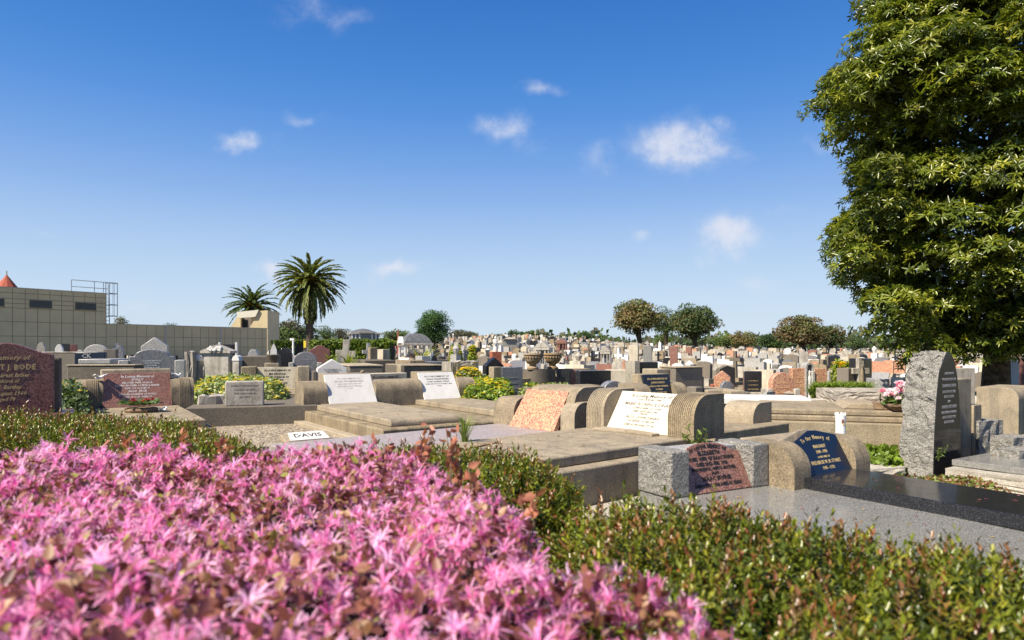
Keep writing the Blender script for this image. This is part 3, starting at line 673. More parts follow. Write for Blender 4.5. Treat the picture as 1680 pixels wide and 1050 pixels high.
def dove(loc, rz, lab, s=1.0):
    g = thing('dove_ornament', lab, 'ornament', loc, rz, 'white bird ornaments on the red granite grave')
    mb = MB(); mb.ball((0, 0, .03), .03, 'white_plastic', 10, (1.7, .8, .8)); mb.ball((.05, 0, .055), .016, 'white_plastic', 8); mb.tube([(-.04, 0, .03), (-.10, 0, .055)], [.016, .01], 'white_plastic')
    mb.add([(.02, .02, .04), (-.05, .02, .05), (-.06, .08, .075), (0, .07, .06), (.02, .025, .034), (-.05, .025, .044), (-.06, .083, .07), (0, .074, .055)], [(0, 1, 2, 3), (7, 6, 5, 4), (0, 3, 7, 4), (1, 5, 6, 2), (3, 2, 6, 7)], 'white_plastic')
    mb.add([(.02, -.02, .04), (-.05, -.02, .05), (-.06, -.08, .075), (0, -.07, .06), (.02, -.025, .034), (-.05, -.025, .044), (-.06, -.083, .07), (0, -.074, .055)], [(3, 2, 1, 0), (4, 5, 6, 7), (4, 7, 3, 0), (2, 6, 5, 1), (7, 6, 2, 3)], 'white_plastic')
    mb.build('bird', g, smooth=True); g.scale = (s, s, s)
dove((X(157, 8.0), 8.05, .83), 160, 'white bird ornament perched on the left fluted wing of the red granite grave')
dove((X(285, 8.55), 8.62, .83), 20, 'white bird ornament on the right fluted wing of the red granite grave', .9)
dove((X(265, 7.5), 7.55, .505), -20, 'white bird ornament lying on the slab beside the wreath', .7)

# ================================================================== MID-RANGE STONES
def rw(x0, x1, Y, th):
    xr = ((x0 + x1) / 2 - CX) / F; wpx = x1 - x0
    return max(.1, wpx * Y / F / max(.35, math.cos(math.radians(th)) - xr * math.sin(math.radians(th))))
def outline(kind, w_, h):
    a = w_ / 2
    if kind == 'tablet': return [(-a, 0), (a, 0), (a, h), (-a, h)]
    if kind == 'peak': return [(-a, 0), (a, 0), (a, h * .86), (0, h), (-a, h * .86)]
    if kind == 'arch': return [(-a, 0), (a, 0)] + [(a * math.cos(math.pi * i / 14), h * .82 + h * .18 * math.sin(math.pi * i / 14)) for i in range(15)]
    if kind == 'round': 
        q = max(h - a, h * .4); return [(-a, 0), (a, 0)] + [(a * math.cos(math.pi * i / 14), q + (h - q) * math.sin(math.pi * i / 14)) for i in range(15)]
    if kind == 'shoulder': return [(-a, 0), (a, 0), (a, h * .91), (a * .8, h * .91)] + [(a * .74 * math.cos(math.pi * i / 12), h * .925 + h * .075 * math.sin(math.pi * i / 12)) for i in range(13)] + [(-a * .8, h * .91), (-a, h * .91)]
    if kind == 'serp': return serp(w_, h, h * .1)
    return outline('tablet', w_, h)
TXT = ["IN LOVING MEMORY OF", "OUR DEAR MOTHER", "WHO PASSED AWAY", "AGED 74 YEARS", "ALSO HER HUSBAND", "AT REST", "SADLY MISSED"]
def stone_text(parent, w_, z0, z1, y, m, n=5, tilt=0.0, sd=0):
    M_, L_ = plane_M(0, y, z0, y + tilt, z1, .002); mb = MB(); dz = L_ / (n + .6)
    for i in range(n):
        s_ = TXT[(i * 2 + sd) % 7] if i else TXT[0]
        mb.text(s_, min(dz * .72, w_ * 1.25 / len(s_)), M_ @ T(0, L_ - dz * (i + .7), 0), m, ext=.0006, xs=.95)
    mb.build('inscription', parent)
def mid(kind, x0, x1, yt, Y, m, th, lab, txt=None, d=.12, name='headstone', cat='headstone', blocks=None, kerb=None, z=None, n=5, group=None, dx=0):
    x = X((x0 + x1) / 2, Y); zg = ground(x, Y) if z is None else z
    w_ = rw(x0, x1, Y, th); h = Z(yt, Y) - zg
    g = thing(name, lab, cat, (x, Y, zg), th, group)
    mb = MB(); mb.prism(outline(kind, w_, h), 'y', 0, d, m); st = mb.build('stone', g, min(.012, w_ * .03))
    if blocks:
        bw, bh, bm = blocks
        for s_ in (-1, 1): mb = MB(); mb.box(s_ * (w_ / 2 + .001 + bw / 2) - bw / 2, s_ * (w_ / 2 + .001 + bw / 2) + bw / 2, -.03, d + .05, 0, h * bh, bm); mb.build('side_block', g, .01)
    if kerb:
        km, kh, kl = kerb
        mb = MB(); W2 = w_ / 2 + .12
        mb.box(-W2, W2, -.1, d + .1, 0, kh, km); mb.box(-W2, -W2 + .12, -kl, -.1, 0, kh, km); mb.box(W2 - .12, W2, -kl, -.1, 0, kh, km); mb.box(-W2, W2, -kl - .12, -kl, 0, kh, km); mb.box(-W2 + .12, W2 - .12, -kl, -.1, 0, kh * .8, 'gravel'); mb.build('kerb', g, .01)
    if txt: stone_text(st, w_ * .82, h * (.42 if Y < 12.5 and not d == .14 else .66), h * .87, -.003, txt, n, 0, len(lab))
    return g
def boxes(name, lab, cat, x, Y, th, bl, part='block', z=None, bevel=.012, group=None):
    """a thing made of named boxes: (part, x0,x1,y0,y1,z0,z1,mat)"""
    g = thing(name, lab, cat, (x, Y, ground(x, Y) if z is None else z), th, group)
    for b in bl: mb = MB(); mb.box(*b[1:7], b[7]); mb.build(b[0], g, bevel)
    return g
B, A = 33, -50
# ---- left block
boxes('grave', 'long dark concrete tomb right behind the tall red headstone at the left', 'grave', X(84, 8.6), 8.9, 6, [('tomb', 0, .84, 0, .3, 0, .97, 'concrete_dark'), ('pale_top', -.01, .85, -.01, .31, .972, .99, 'concrete')])  # thin paler strip puts the sunlight on the tomb's top into its colour
boxes('grave', 'dark wall-like tomb with a pale top edge, second behind the tall red headstone', 'grave', X(70, 13), 13, 4, [('tomb', 0, 1.0, 0, .3, 0, 1.12, 'concrete_dark'), ('pale_top', -.01, 1.01, -.01, .31, 1.122, 1.14, 'weathered_white')])
g = mid('tablet', 122, 172, 578, 11.6, 'plaque_navy', 8, 'low navy stone with pale blue capital letters behind the long dark tomb', d=.1)
M_, L_ = plane_M(-.05, -.002, .0, -.002, 1); mb = MB(); mb.text("CK", .11, M_ @ T(0, 1.075, 0), 'letter_silver', ext=.001); mb.build('inscription', g.children[0])
boxes('ledger', 'pale sloping ledger slab below the navy stone with capital letters', 'grave slab', X(128, 11), 11, 12, [('slab', 0, .48, 0, .9, .95, 1.03, 'granite_grey'), ('base', .02, .46, .02, .9, 0, .948, 'concrete_dark')])
mid('arch', 136, 178, 565, 16, 'granite_grey', 12, 'grey granite headstone with a low curved top in front of the tan wall', 'letter_silver', blocks=(.1, .9, 'granite_grey'))
mid('tablet', 169, 190, 573, 14.5, 'concrete_dark', 15, 'small dark square headstone right of the grey curved-top headstone', d=.2)
mid('arch', 189, 202, 567, 19, 'granite_blue', 15, 'small pale blue-grey curved headstone before the tan wall')
mid('arch', 90, 103, 565, 24, 'marble_white', 15, 'small white headstone before the tan wall, left of two black ones')
mid('tablet', 99, 114, 564, 25, 'granite_black', 20, 'black square headstone before the tan wall, right of the small white one')
mid('tablet', 115, 126, 565, 25, 'granite_red_dark', 20, 'dark brown square headstone before the tan wall, right of the black square one')
mid('arch', 60, 74, 562, 22, 'weathered_white', 18, 'weathered pale curved headstone leftmost before the tan wall')
mid('shoulder', 212, 287, 573, 10.4, 'granite_blue', 20, 'blue-grey granite headstone with a raised curved top and white lettering', 'letter_white', d=.14, blocks=(.14, .86, 'granite_grey'), n=7)
mid('peak', 231, 275, 553, 15, 'granite_grey', 15, 'tall grey granite headstone with a gabled top behind the blue-grey one', d=.14)
# weathered pediment monument
g = thing('monument', 'weathered white monument with a carved pediment between two low quatrefoil posts', 'monument', (X(354, 12.3), 12.3, 0), -4)
mb = MB(); mb.box(-.24, .24, 0, .2, .2, 1.12, 'weathered_white', .01); mb.build('body', g, .01)
mb = MB(); mb.prism([(-.28, 1.12), (.28, 1.12), (.28, 1.16), (0, 1.27), (-.28, 1.16)], 'y', -.03, .23, 'weathered_white'); rg = random.Random(4)
for k in range(18): mb.ball((rg.uniform(-.13, .13), -.04, 1.17 + rg.uniform(0, .06)), .03, 'marble_white', 6, (1, .6, 1))
mb.build('pediment', g, .004)
mb = MB(); mb.box(-.5, .5, -.1, .3, 0, .2, 'weathered_white'); mb.build('base', g, .01)
for s_ in (-1, 1):
    mb = MB(); mb.box(s_ * .37 - .06, s_ * .37 + .06, 0, .14, .2, .98, 'weathered_white'); mb.prism([(s_ * .37 + .07 * math.cos(math.pi * i / 8), .98 + .10 * math.sin(math.pi * i / 8)) for i in range(9)], 'y', -.01, .15, 'marble_white')
    mb.lathe([(.001, 0), (.04, 0)], 'joint_dark', n=4) if False else None
    mb.build('post', g, .005)
g = MB(); rock(g, 0, .14, 0, .2, 0, 1.14, 'weathered_white', rg, .03, 5); o = g.build('rough_pillar'); o.location = (X(303, 12.2), 12.2, 0); tag(o, 'rough-hewn white stone pillar left of the carved pediment monument', 'pillar')
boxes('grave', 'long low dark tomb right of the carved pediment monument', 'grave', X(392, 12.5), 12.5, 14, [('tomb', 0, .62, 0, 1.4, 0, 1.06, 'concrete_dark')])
g = thing('urn', 'dark round stone urn on a pedestal left of the cream plaque', 'urn', (X(447, 12.0), 12.0, .95), 0)
mb = MB(); mb.lathe([(.05, 0), (.06, .03), (.10, .09), (.115, .14), (.10, .15)], 'concrete_dark', n=16); mb.build('bowl', g, smooth=True)
boxes('pedestal', 'concrete pedestal carrying the dark round urn left of the cream plaque', 'pedestal', X(447, 12.0), 12.0, 14, [('pedestal', -.12, .12, -.12, .12, 0, .95, 'concrete')])
mid('tablet', 362, 386, 565, 24, 'granite_black', 14, 'black headstone flanked by small white figures in front of the low tan wall', blocks=(.07, 1.05, 'marble_white'))
mid('arch', 344, 361, 564, 22, 'granite_black', 14, 'dark rounded headstone left of the black one with white figures')
mid('arch', 406, 424, 573, 16, 'granite_grey', 14, 'low grey granite headstone with a curved top, behind the long low dark tomb', d=.3)
mid('arch', 455, 480, 570, 18, 'granite_black', 14, 'dark curved headstone left of the big palm trunk')
mid('peak', 444, 454, 563, 20, 'marble_white', 14, 'small white pointed headstone left of the big palm trunk')
# cream plaque grave with dark sides
boxes('grave', 'cream lichen-stained plaque with faded lettering between dark concrete side blocks', 'grave', X(404, 10.8), 10.6, 16,
      [('side_block', 0, .22, -.04, .3, 0, .92, 'concrete'), ('side_block', .83, 1.02, -.04, .3, 0, .92, 'concrete'), ('base', -.02, 1.04, -.9, .3, 0, .55, 'concrete')])
g = COL.objects[-1].parent if False else [o for o in COL.objects if o.get('label', '').startswith('cream lichen')][0]
M_, L_ = plane_M(.53, .0, .55, .06, .91); mb = MB(); mb.face_ext([(-.3, 0), (.3, 0), (.3, L_), (-.3, L_)], M_, .2, 'limestone'); p_ = mb.build('plaque', g, .005)
mb = MB(); lines(mb, M_ @ T(0, 0, .002), [("IN LOVING MEMORY OF", .31, .04, .9), ("JIM ARNOLD", .255, .045), ("LOVED HUSBAND OF", .205, .035), ("GERTRUDE", .16, .036), ("DIED 21ST MAY 1944", .11, .032)], 'letter_grey'); mb.build('inscription', p_)
boxes('gate_post', 'pair of narrow dark concrete posts right of the cream lichen-stained plaque', 'post', X(505, 11.2), 11.2, 20, [('post', 0, .05, 0, .1, 0, .88, 'concrete_dark'), ('post', .1, .13, 0, .1, 0, .84, 'granite_red_dark')])
mid('arch', 482, 520, 577, 14.5, 'granite_blue', 14, 'wide blue-grey headstone with a low curved top and a white side block', 'letter_silver', blocks=(.1, .8, 'granite_grey'))
mid('peak', 520, 570, 589, 10.6, 'marble_white', 20, 'white marble headstone with a low pointed top and dark lettering', 'letter_grey', n=5, d=.14, blocks=(.06, .82, 'concrete_dark'), kerb=('concrete', .5, 1.0))
boxes('grave', 'dark concrete kerb tomb with a pale edge right of the low pointed white headstone', 'grave', X(573, 11.2), 11.2, 22, [('tomb', 0, .55, 0, 1.6, 0, .90, 'concrete_dark'), ('pale_top', -.01, .56, -.01, 1.6, .902, .93, 'concrete_pale')])
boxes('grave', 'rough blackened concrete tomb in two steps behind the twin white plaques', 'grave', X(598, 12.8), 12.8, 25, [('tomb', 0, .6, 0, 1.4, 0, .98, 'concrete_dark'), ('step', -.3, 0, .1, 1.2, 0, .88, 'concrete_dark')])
boxes('grave', 'cream limestone plaque with dark cracks between the twin white plaques', 'grave', X(604, 10.2), 10.2, 30, [('plaque', 0, .62, 0, .16, .3, .83, 'limestone'), ('base', -.05, .7, -.1, .4, 0, .3, 'concrete')])
g = [o for o in COL.objects if o.get('label', '').startswith('cream limestone plaque')][0]
M_, L_ = plane_M(.27, -.003, .6, -.003, .83); mb = MB(); lines(mb, M_, [("IN LOVING MEMORY", .17, .05, .9, .2), ("OUR DEAR FATHER", .10, .036), ("AT REST 1931", .05, .03)], 'letter_grey'); mb.build('inscription', g.children[0])
boxes('grave', 'dark rough-faced concrete kerb tomb with a pale left end behind the right white plaque', 'grave', X(656, 11.4), 11.4, 26, [('tomb', .08, .82, 0, 1.2, 0, .90, 'concrete_dark'), ('end_post', 0, .079, -.02, .2, 0, .93, 'concrete_pale'), ('pale_top', .082, .83, -.02, 1.2, .902, .925, 'concrete')])
mid('serp', 508, 541, 566, 21, 'granite_red_dark', 14, 'dark red headstone with a curved top right of the big palm trunk')
boxes('headstone', 'tall dark slab headstone with a lit left edge, in front of the green hedge', 'headstone', X(607, 16), 16, 33, [('stone', 0, .19, 0, .14, 0, 1.23, 'concrete'), ('base', -.1, .3, -.1, .3, 0, .3, 'concrete')])
mid('tablet', 618, 628, 573, 17, 'limestone', A, 'cream square headstone right of the tall dark slab headstone', d=.2)
def cross_mon(x, Y, h, m, lab, th=B, lean=0, steps=True, group=None, z=None):
    g = thing('cross_monument', lab, 'cross', (x, Y, ground(x, Y) if z is None else z), th, group)
    if lean: g.rotation_euler[1] = math.radians(lean)
    b = h * .28 if steps else .05
    mb = MB()
    if steps: mb.box(-.26, .26, -.22, .22, 0, b * .4, m); mb.box(-.19, .19, -.16, .16, b * .4, b * .75, m); mb.box(-.13, .13, -.11, .11, b * .75, b, m, .02)
    else: mb.box(-.16, .16, -.12, .12, 0, b, m)
    mb.build('plinth', g, .008)
    t = h * .055; mb = MB(); mb.prism([(-t * 1.2, b), (t * 1.2, b), (t, h * .70), (h * .17, h * .70), (h * .17, h * .70 + 2 * t), (t, h * .70 + 2 * t), (t, h), (-t, h), (-t, h * .70 + 2 * t), (-h * .17, h * .70 + 2 * t), (-h * .17, h * .70), (-t, h * .70)], 'y', -.04, .05, m); mb.build('cross', g, .006)
    return g
cross_mon(X(562, 17), 17, Z(557, 17), 'weathered_white', 'leaning white stone cross in front of the green hedge', 10, 4)
g = thing('headstone', 'bright white plaque leaning on a rounded concrete block left of the domed tomb', 'headstone', (X(656, 15), 15, 0), A)
mb = MB(); mb.prism(wing_prof(.3, .98, .2, .3, 0), 'x', -.3, .3, 'concrete'); mb.build('backing', g, smooth=True)
M_, L_ = plane_M(0, -.02, .7, .12, 1.0); mb = MB(); mb.face_ext([(-.2, 0), (.2, 0), (.2, L_), (-.2, L_)], M_, .03, 'marble_white'); mb.build('plaque', g)
mid('round', 663, 671, 584, 15.3, 'concrete', B, 'small rounded concrete headstone right of the leaning bright white plaque', d=.2)
mid('tablet', 692, 706, 584, 13.5, 'granite_grey', B, 'pale grey rough granite block headstone near the potted palm', d=.3)
mid('arch', 707, 718, 582, 14, 'granite_black', 20, 'small dark curved headstone right of the potted palm')
boxes('grave', 'low pale tomb with dark rough side behind the second white plaque', 'grave', X(668, 12.6), 12.9, 24, [('tomb', 0, .3, 0, 1, 0, .98, 'concrete'), ('tomb_end', .31, .70, .1, 1, 0, .95, 'granite_blue')])
g = thing('headstone', 'grey granite headstone with a rough rock top and a white carved side pillar', 'headstone', (X(765, 11.4), 11.4, 0), B)
mb = MB(); mb.box(-.16, .22, 0, .25, 0, .86, 'granite_grey_polished'); mb.build('stone', g, .006)
mb = MB(); rock(mb, -.17, .23, -.01, .27, .862, .99, 'weathered_white', rg, .02, 5); mb.build('rock_top', g)
mb = MB(); mb.box(-.30, -.175, -.03, .28, 0, .96, 'weathered_white'); rock(mb, -.31, -.165, -.035, .285, .3, .98, 'weathered_white', rg, .015, 5); mb.build('side_pillar', g)
g = thing('statue_monument', 'white figure statue standing on a red brick pedestal', 'statue', (X(813, 18), 18, 0), 20)
mb = MB(); mb.box(-.13, .13, -.12, .12, 0, 1.12, 'brick'); mb.build('pedestal', g, .005)
mb = MB(); mb.lathe([(.06, 1.12), (.065, 1.2), (.045, 1.3), (.055, 1.37), (.05, 1.42), (.02, 1.445), (.032, 1.475), (.028, 1.51), (.01, 1.53)], 'marble_white', n=10); mb.tube([(.05, -.01, 1.38), (.06, -.05, 1.32), (.02, -.07, 1.36)], .014, 'marble_white'); mb.tube([(-.05, -.01, 1.38), (-.06, -.05, 1.32), (-.02, -.07, 1.36)], .014, 'marble_white'); mb.build('figure', g, smooth=True)
mid('peak', 797, 827, 586, 12, 'granite_black', B, 'black granite headstone with a gently pointed top and pale side block', 'letter_silver', blocks=(.07, .72, 'granite_grey'))
boxes('pillar', 'square concrete block in front of the black pointed headstone', 'block', X(812, 11), 11, 33, [('block', -.07, .09, -.07, .08, 0, .91, 'concrete')])
mid('tablet', 823, 858, 602, 11.3, 'granite_blue', 25, 'low blue-grey tablet with silver lettering left of the pair of urns', 'letter_silver', d=.2, n=4)
# ---- urn monument
g = thing('grave', 'dark-backed concrete tomb with a curved centre and stepped ends, carrying two large urns', 'grave', (X(890, 12.2), 12.2, 0), B)
mb = MB(); mb.prism([(.30 * math.cos(math.pi * i / 12) * .9, -.0 - .16 * math.sin(math.pi * i / 12)) for i in range(13)] + [(-.27, .3), (.27, .3)], 'z', 0, .83, 'concrete_dark') ; mb.build('centre', g, smooth=True)
mb = MB(); mb.box(-.62, -.272, -.02, .5, 0, .68, 'concrete'); mb.build('end_block', g, .01); mb = MB(); mb.box(.272, .5, -.02, .3, 0, .69, 'concrete_dark'); mb.build('end_block', g, .01)
URN = [(.10, 0), (.105, .03), (.055, .06), (.06, .09), (.11, .115), (.145, .17), (.155, .25), (.172, .26), (.165, .285), (.13, .285)]
for i, (px, lab) in enumerate(((874, 'left of a pair of ochre stone urns on the curved concrete tomb'), (907, 'right of a pair of ochre stone urns on the curved concrete tomb'))):
    YY = 12.1 + i * .24; g2 = thing('urn', lab, 'urn', (X(px, YY), YY, .832), 20, 'pair of ochre urns on the curved tomb')
    mb = MB(); mb.lathe(URN, 'terracotta_urn', n=20); mb.build('body', g2, smooth=True)
    mb = MB()
    for k in range(20): a = 2 * math.pi * k / 20; mb.ball((.157 * math.cos(a), .157 * math.sin(a), .215), .017, 'terracotta_urn', 6)
    mb.build('beading', g2, smooth=True)
for i, (px, py, lab) in enumerate(((872, 627, 'small round planter bowl with yellow flowers in front of the two urns'), (944, 627, 'small round empty planter bowl right of the two urns'))):
    YY = 9.6; g2 = thing('planter_bowl', lab, 'planter', (X(px, YY), YY, .5), 0)
    mb = MB(); mb.lathe([(.06, 0), (.085, .05), (.10, .13), (.105, .16), (.08, .16)], 'concrete', n=16); mb.build('bowl', g2, smooth=True)
    mb = MB(); mb.lathe([(.07, -.5), (.07, -.01)], 'concrete', n=12); mb.build('stem', g2, smooth=True)
    if i == 0:
        L = Leaves(); rs = np.random.RandomState(4); m_ = 60; D = rvec(rs, m_); D[:, 2] = abs(D[:, 2]); L.add('leaf', rs.uniform(-.08, .08, (m_, 3)) * [1, 1, .3] + [0, 0, .18], D, rvec(rs, m_), .05, .035, pick(rs, m_, [(.12, .2, .03), (.7, .6, .03)])); L.build('flowers', 'leaf', g2)
# ---- centre right
boxes('headstone', 'low brownish concrete headstone with a red granite face left of the black polished stone', 'headstone', X(921, 12.4), 12.4, 24, [('stone', 0, .62, .02, .3, 0, .83, 'concrete'), ('face', .2, .5, -.0, .018, .3, .80, 'granite_red')])
mid('tablet', 951, 1003, 608, 11, 'granite_black', 20, 'wide black polished headstone right of the two urns', d=.16)
mid('arch', 990, 1027, 625, 8.5, 'granite_blue', 20, 'small curved blue-grey headstone behind the fluted wings of the cream plaque grave', d=.14, blocks=(.12, .85, 'concrete'))
boxes('pillar', 'curved concrete block left of the small curved blue-grey headstone', 'block', X(960, 8.9), 8.9, 25, [('block', 0, .24, 0, .3, 0, .72, 'concrete')])
mid('arch', 1003, 1026, 588, 15, 'weathered_white', A, 'weathered white headstone with a curved top behind the black polished stone', blocks=(.3, .55, 'weathered_white'))
boxes('grave', 'pale rough limestone kerb wall below the weathered white curved headstone', 'grave', X(996, 13.5), 13.5, 0, [('kerb', 0, .75, 0, .3, 0, .78, 'limestone')])
mid('tablet', 1024, 1037, 592, 14, 'granite_pink', 10, 'narrow pink granite headstone left of the dark tablet with a white pillar')
g = mid('tablet', 1049, 1080, 594, 11.4, 'granite_black', 24, 'dark tablet with silver lettering beside a tall white pillar', 'letter_silver', d=.2, n=4)
mb = MB(); w_ = rw(1049, 1080, 11.4, 24); mb.box(-w_ / 2 - .13, -w_ / 2 - .005, -.05, .25, 0, 1.0, 'kerb_white', .01); mb.build('side_pillar', g, .006)
mb = MB(); mb.box(-w_ / 2, w_ / 2 + .15, -.08, .4, 0, .72, 'concrete'); mb.build('base', g, .006)
# black plaque with gold lettering between wings
g = thing('grave', 'black plaque with gold lettering between two curved concrete wings behind the cream plaque', 'grave', (X(1084, 8.3), 8.3, 0), B)
for x0, x1 in ((-.42, -.2), (.22, .42)): mb = MB(); mb.prism(wing_prof(.36, .36, .16, .3, .42), 'x', x0, x1, 'concrete'); mb.build('wing', g, smooth=True)
mb = MB(); mb.box(-.2, .22, .1, .3, 0, .89, 'concrete'); mb.build('backing', g, .01); mb = MB(); mb.box(-.46, .46, -.2, .31, 0, .42, 'concrete'); mb.build('base', g, .01)
M_, L_ = plane_M(.01, -.03, .43, .08, .885); mb = MB(); mb.face_ext([(-.2, 0), (.21, 0), (.21, L_), (-.24, L_)], M_, .03, 'granite_black'); p_ = mb.build('plaque', g, .003)
mb = MB(); lines(mb, M_ @ T(0, 0, .001), [("IN LOVING MEMORY OF", .41, .034, .9), ("JOHN ROBERTS", .365, .032), ("DEARLY LOVED HUSBAND", .32, .027), ("OF ANNIE", .28, .027), ("DIED 4TH MAY 1962", .24, .027), ("ANNIE ROBERTS", .19, .032), ("LOVED MOTHER OF", .15, .025), ("AT REST", .105, .025)], 'letter_gold'); mb.build('inscription', p_)
boxes('grave', 'tall dark streaked back of a concrete monument with a lower step on its right', 'monument', X(1108, 9.4), 9.4, 30, [('body', 0, .52, 0, .3, 0, .93, 'concrete_dark'), ('step', .522, .60, .05, .3, 0, .80, 'concrete_dark'), ('pale_top', -.01, .53, -.02, .32, .932, .95, 'concrete_pale'), ('end_block', -.25, -.003, .1, .4, 0, .92, 'concrete_pale')])
boxes('pillar', 'small rough concrete block in front of the tall dark streaked monument', 'block', X(1141, 8.2), 8.2, 30, [('block', 0, .13, 0, .15, 0, .74, 'concrete_dark')])
mid('peak', 1171, 1198, 608, 12, 'granite_pink', A + 30, 'pink granite headstone with a low pointed top right of the dark streaked monument', 'letter_ochre', blocks=(.06, .7, 'brick'))
g = mid('round', 1184, 1204, 625, 10, 'granite_blue', 15, 'small round-topped blue-grey stone with a raised dark post, above low concrete blocks', d=.06)
boxes('kerb_block', 'low concrete block left of the small round-topped blue-grey stone', 'block', X(1160, 9.6), 9.6, 8, [('block', 0, .28, 0, .9, 0, .62, 'concrete_pale')])
boxes('kerb_block', 'low concrete block with a dark right end, right of the small round-topped blue-grey stone', 'block', X(1198, 9.4), 9.4, 8, [('block', 0, .22, 0, .9, 0, .62, 'concrete_pale'), ('end', .222, .30, 0, .9, 0, .60, 'concrete_dark')])
mid('tablet', 1221, 1250, 609, 11, 'granite_black', A + 40, 'black tablet with gold lettering, left of the arched pink granite headstone', 'letter_gold', kerb=('kerb_white', .5, .8))
mid('arch', 1267, 1302, 611, 10, 'granite_pink', 8, 'largest arched pink granite headstone between rough white side blocks', 'letter_ochre', blocks=(.09, .72, 'weathered_white'), d=.12, kerb=('concrete', .42, .3))
g = MB().prism([(0, .0), (.3, 0), (.3, .05), (0, .16)], 'x', 0, .22, 'granite_grey').build('desk_stone', bevel=.004); g.location = (X(1258, 9.3), 9.3, .45); g.rotation_euler[2] = math.radians(40); tag(g, 'small slanted grey stone with a dark face at the foot of the arched pink headstone', 'stone')
mid('tablet', 1300, 1321, 604, 12, 'granite_pink', 8, 'pink granite tablet left of the grey statue niche', 'letter_ochre', d=.12, n=4)
mid('tablet', 1336, 1357, 605, 12, 'granite_pink', 8, 'pink granite tablet right of the grey statue niche', 'letter_ochre', d=.12, n=4, blocks=(.05, .95, 'granite_grey'))
g = thing('niche_shrine', 'tall grey granite arched niche holding a small white statue, between two pink tablets', 'shrine', (X(1328, 12), 12, 0), 8)
mb = MB(); ar = [(-.075, 0), (.075, 0)] + [(.075 * math.cos(math.pi * i / 12), .88 + .08 * math.sin(math.pi * i / 12)) for i in range(13)]
mb.prism(ar, 'y', .08, .14, 'granite_grey')
ri = [(.075, .3)] + [(.075 * math.cos(math.pi * i / 12), .88 + .08 * math.sin(math.pi * i / 12)) for i in range(13)] + [(-.075, .3)]
for i in range(len(ri) - 1):
    a, b = ri[i], ri[i + 1]; c_ = lambda p: (p[0] * .68, .3 + (p[1] - .3) * .95); mb.prism([a, b, c_(b), c_(a)], 'y', -.02, .08, 'granite_grey')
mb.box(-.075, .075, -.02, .08, 0, .3, 'granite_grey'); mb.build('niche', g)
mb = MB(); mb.lathe([(.03, .32), (.032, .5), (.022, .62), (.03, .7), (.012, .74), (.02, .77), (.012, .81), (.002, .82)], 'marble_white', n=10); mb.build('statue', g, smooth=True)
boxes('grave', 'white granite ledger slab with a blue-grey end, in front of low rock-faced kerbs', 'grave slab', X(1190, 8.3), 8.6, -14, [('slab', 0, 1.1, 0, .7, .50, .585, 'marble_white'), ('base', .05, 1.05, .05, .7, 0, .498, 'concrete_pale')])
boxes('grave', 'flat pale stone slab on a low kerb, behind the broad rounded concrete tomb', 'grave slab', X(1235, 7.9), 7.95, -10, [('slab', 0, 1.5, 0, .6, .50, .545, 'kerb_white'), ('base', .1, 1.4, .05, .6, 0, .498, 'concrete')])
g = thing('grave', 'dark rock-faced kerb grave with small square cornerposts below the strap-leaved plants', 'grave', (X(1305, 9.1), 9.1, 0), -6)
mb = MB(); rock(mb, 0, .62, 0, .2, 0, .52, 'weathered_white', rg, .02, 8); mb.build('kerb', g)
for x in (-.12, .50): mb = MB(); mb.box(x, x + .1, -.03, .1, 0, .60, 'concrete_pale'); mb.add([(x - .01, -.04, .602), (x + .11, -.04, .602), (x + .11, .11, .602), (x - .01, .11, .602), (x + .05, .035, .64)], [(0, 1, 4), (1, 2, 4), (2, 3, 4), (3, 0, 4)], 'concrete_pale'); mb.build('corner_post', g, .005)
g = thing('grave', 'long rock-faced white kerb on a red brick course behind the broad concrete tomb', 'grave', (X(1374, 8.6), 8.6, 0), -8)
mb = MB(); rock(mb, 0, .5, 0, .9, .5, .66, 'kerb_white', rg, .012, 8); rock(mb, .52, 1.3, -.05, .9, .5, .66, 'kerb_white', rg, .012, 8); mb.build('kerb', g)
mb = MB(); mb.box(-.06, 1.4, -.1, .95, 0, .5, 'brick'); mb.build('brick_course', g, .004)
boxes('grave', 'fluted rounded concrete end of a grave right of the large fluted wing', 'grave', X(1200, 6.9), 7.0, -50, [('kerb', 0, .5, -1.0, .3, 0, .46, 'concrete')])
g = [o for o in COL.objects if o.get('label', '').startswith('fluted rounded')][0]
mb = MB(); p = wing_prof(.35, .26, .16, .28, .40); mb.prism(p, 'x', -.02, .32, 'concrete_pale'); mb.build('wing', g, smooth=True)
boxes('pillar', 'square dark-faced concrete block behind the broad rounded tomb', 'block', X(1238, 7.6), 7.6, 33, [('block', 0, .2, 0, .3, 0, .58, 'concrete')])
mid('tablet', 1392, 1405, 604, 13, 'concrete_dark', B, 'dark brown rectangular headstone left of the white cross statue', d=.24)
mid('tablet', 1419, 1431, 588, 13.5, 'granite_black', 45, 'tall black polished slab right of the white cross statue', d=.3)
g = cross_mon(X(1411, 13), 13, Z(587, 13), 'weathered_white', 'white stone cross on a stepped plinth left of the tall black slab', 10)
mb = MB(); mb.lathe([(.03, .55), (.035, .65), (.025, .78), (.015, .84), (.02, .88), (.005, .9)], 'concrete', (0, -.06), 8); mb.build('figure', g, smooth=True)
mid('tablet', 1462, 1490, 619, 11, 'marble_white', -20, 'broad white headstone half hidden by the drooping branch of the tree', 'letter_faded', blocks=(.08, .8, 'concrete'))
mid('tablet', 1436, 1460, 622, 11, 'granite_grey', -12, 'low grey granite kerb stone left of the broad white headstone under the branch', d=.5)
mid('tablet', 1567, 1600, 604, 8.2, 'weathered_white', 8, 'pale lichen-speckled headstone behind the stepped dark concrete headstone', d=.14)
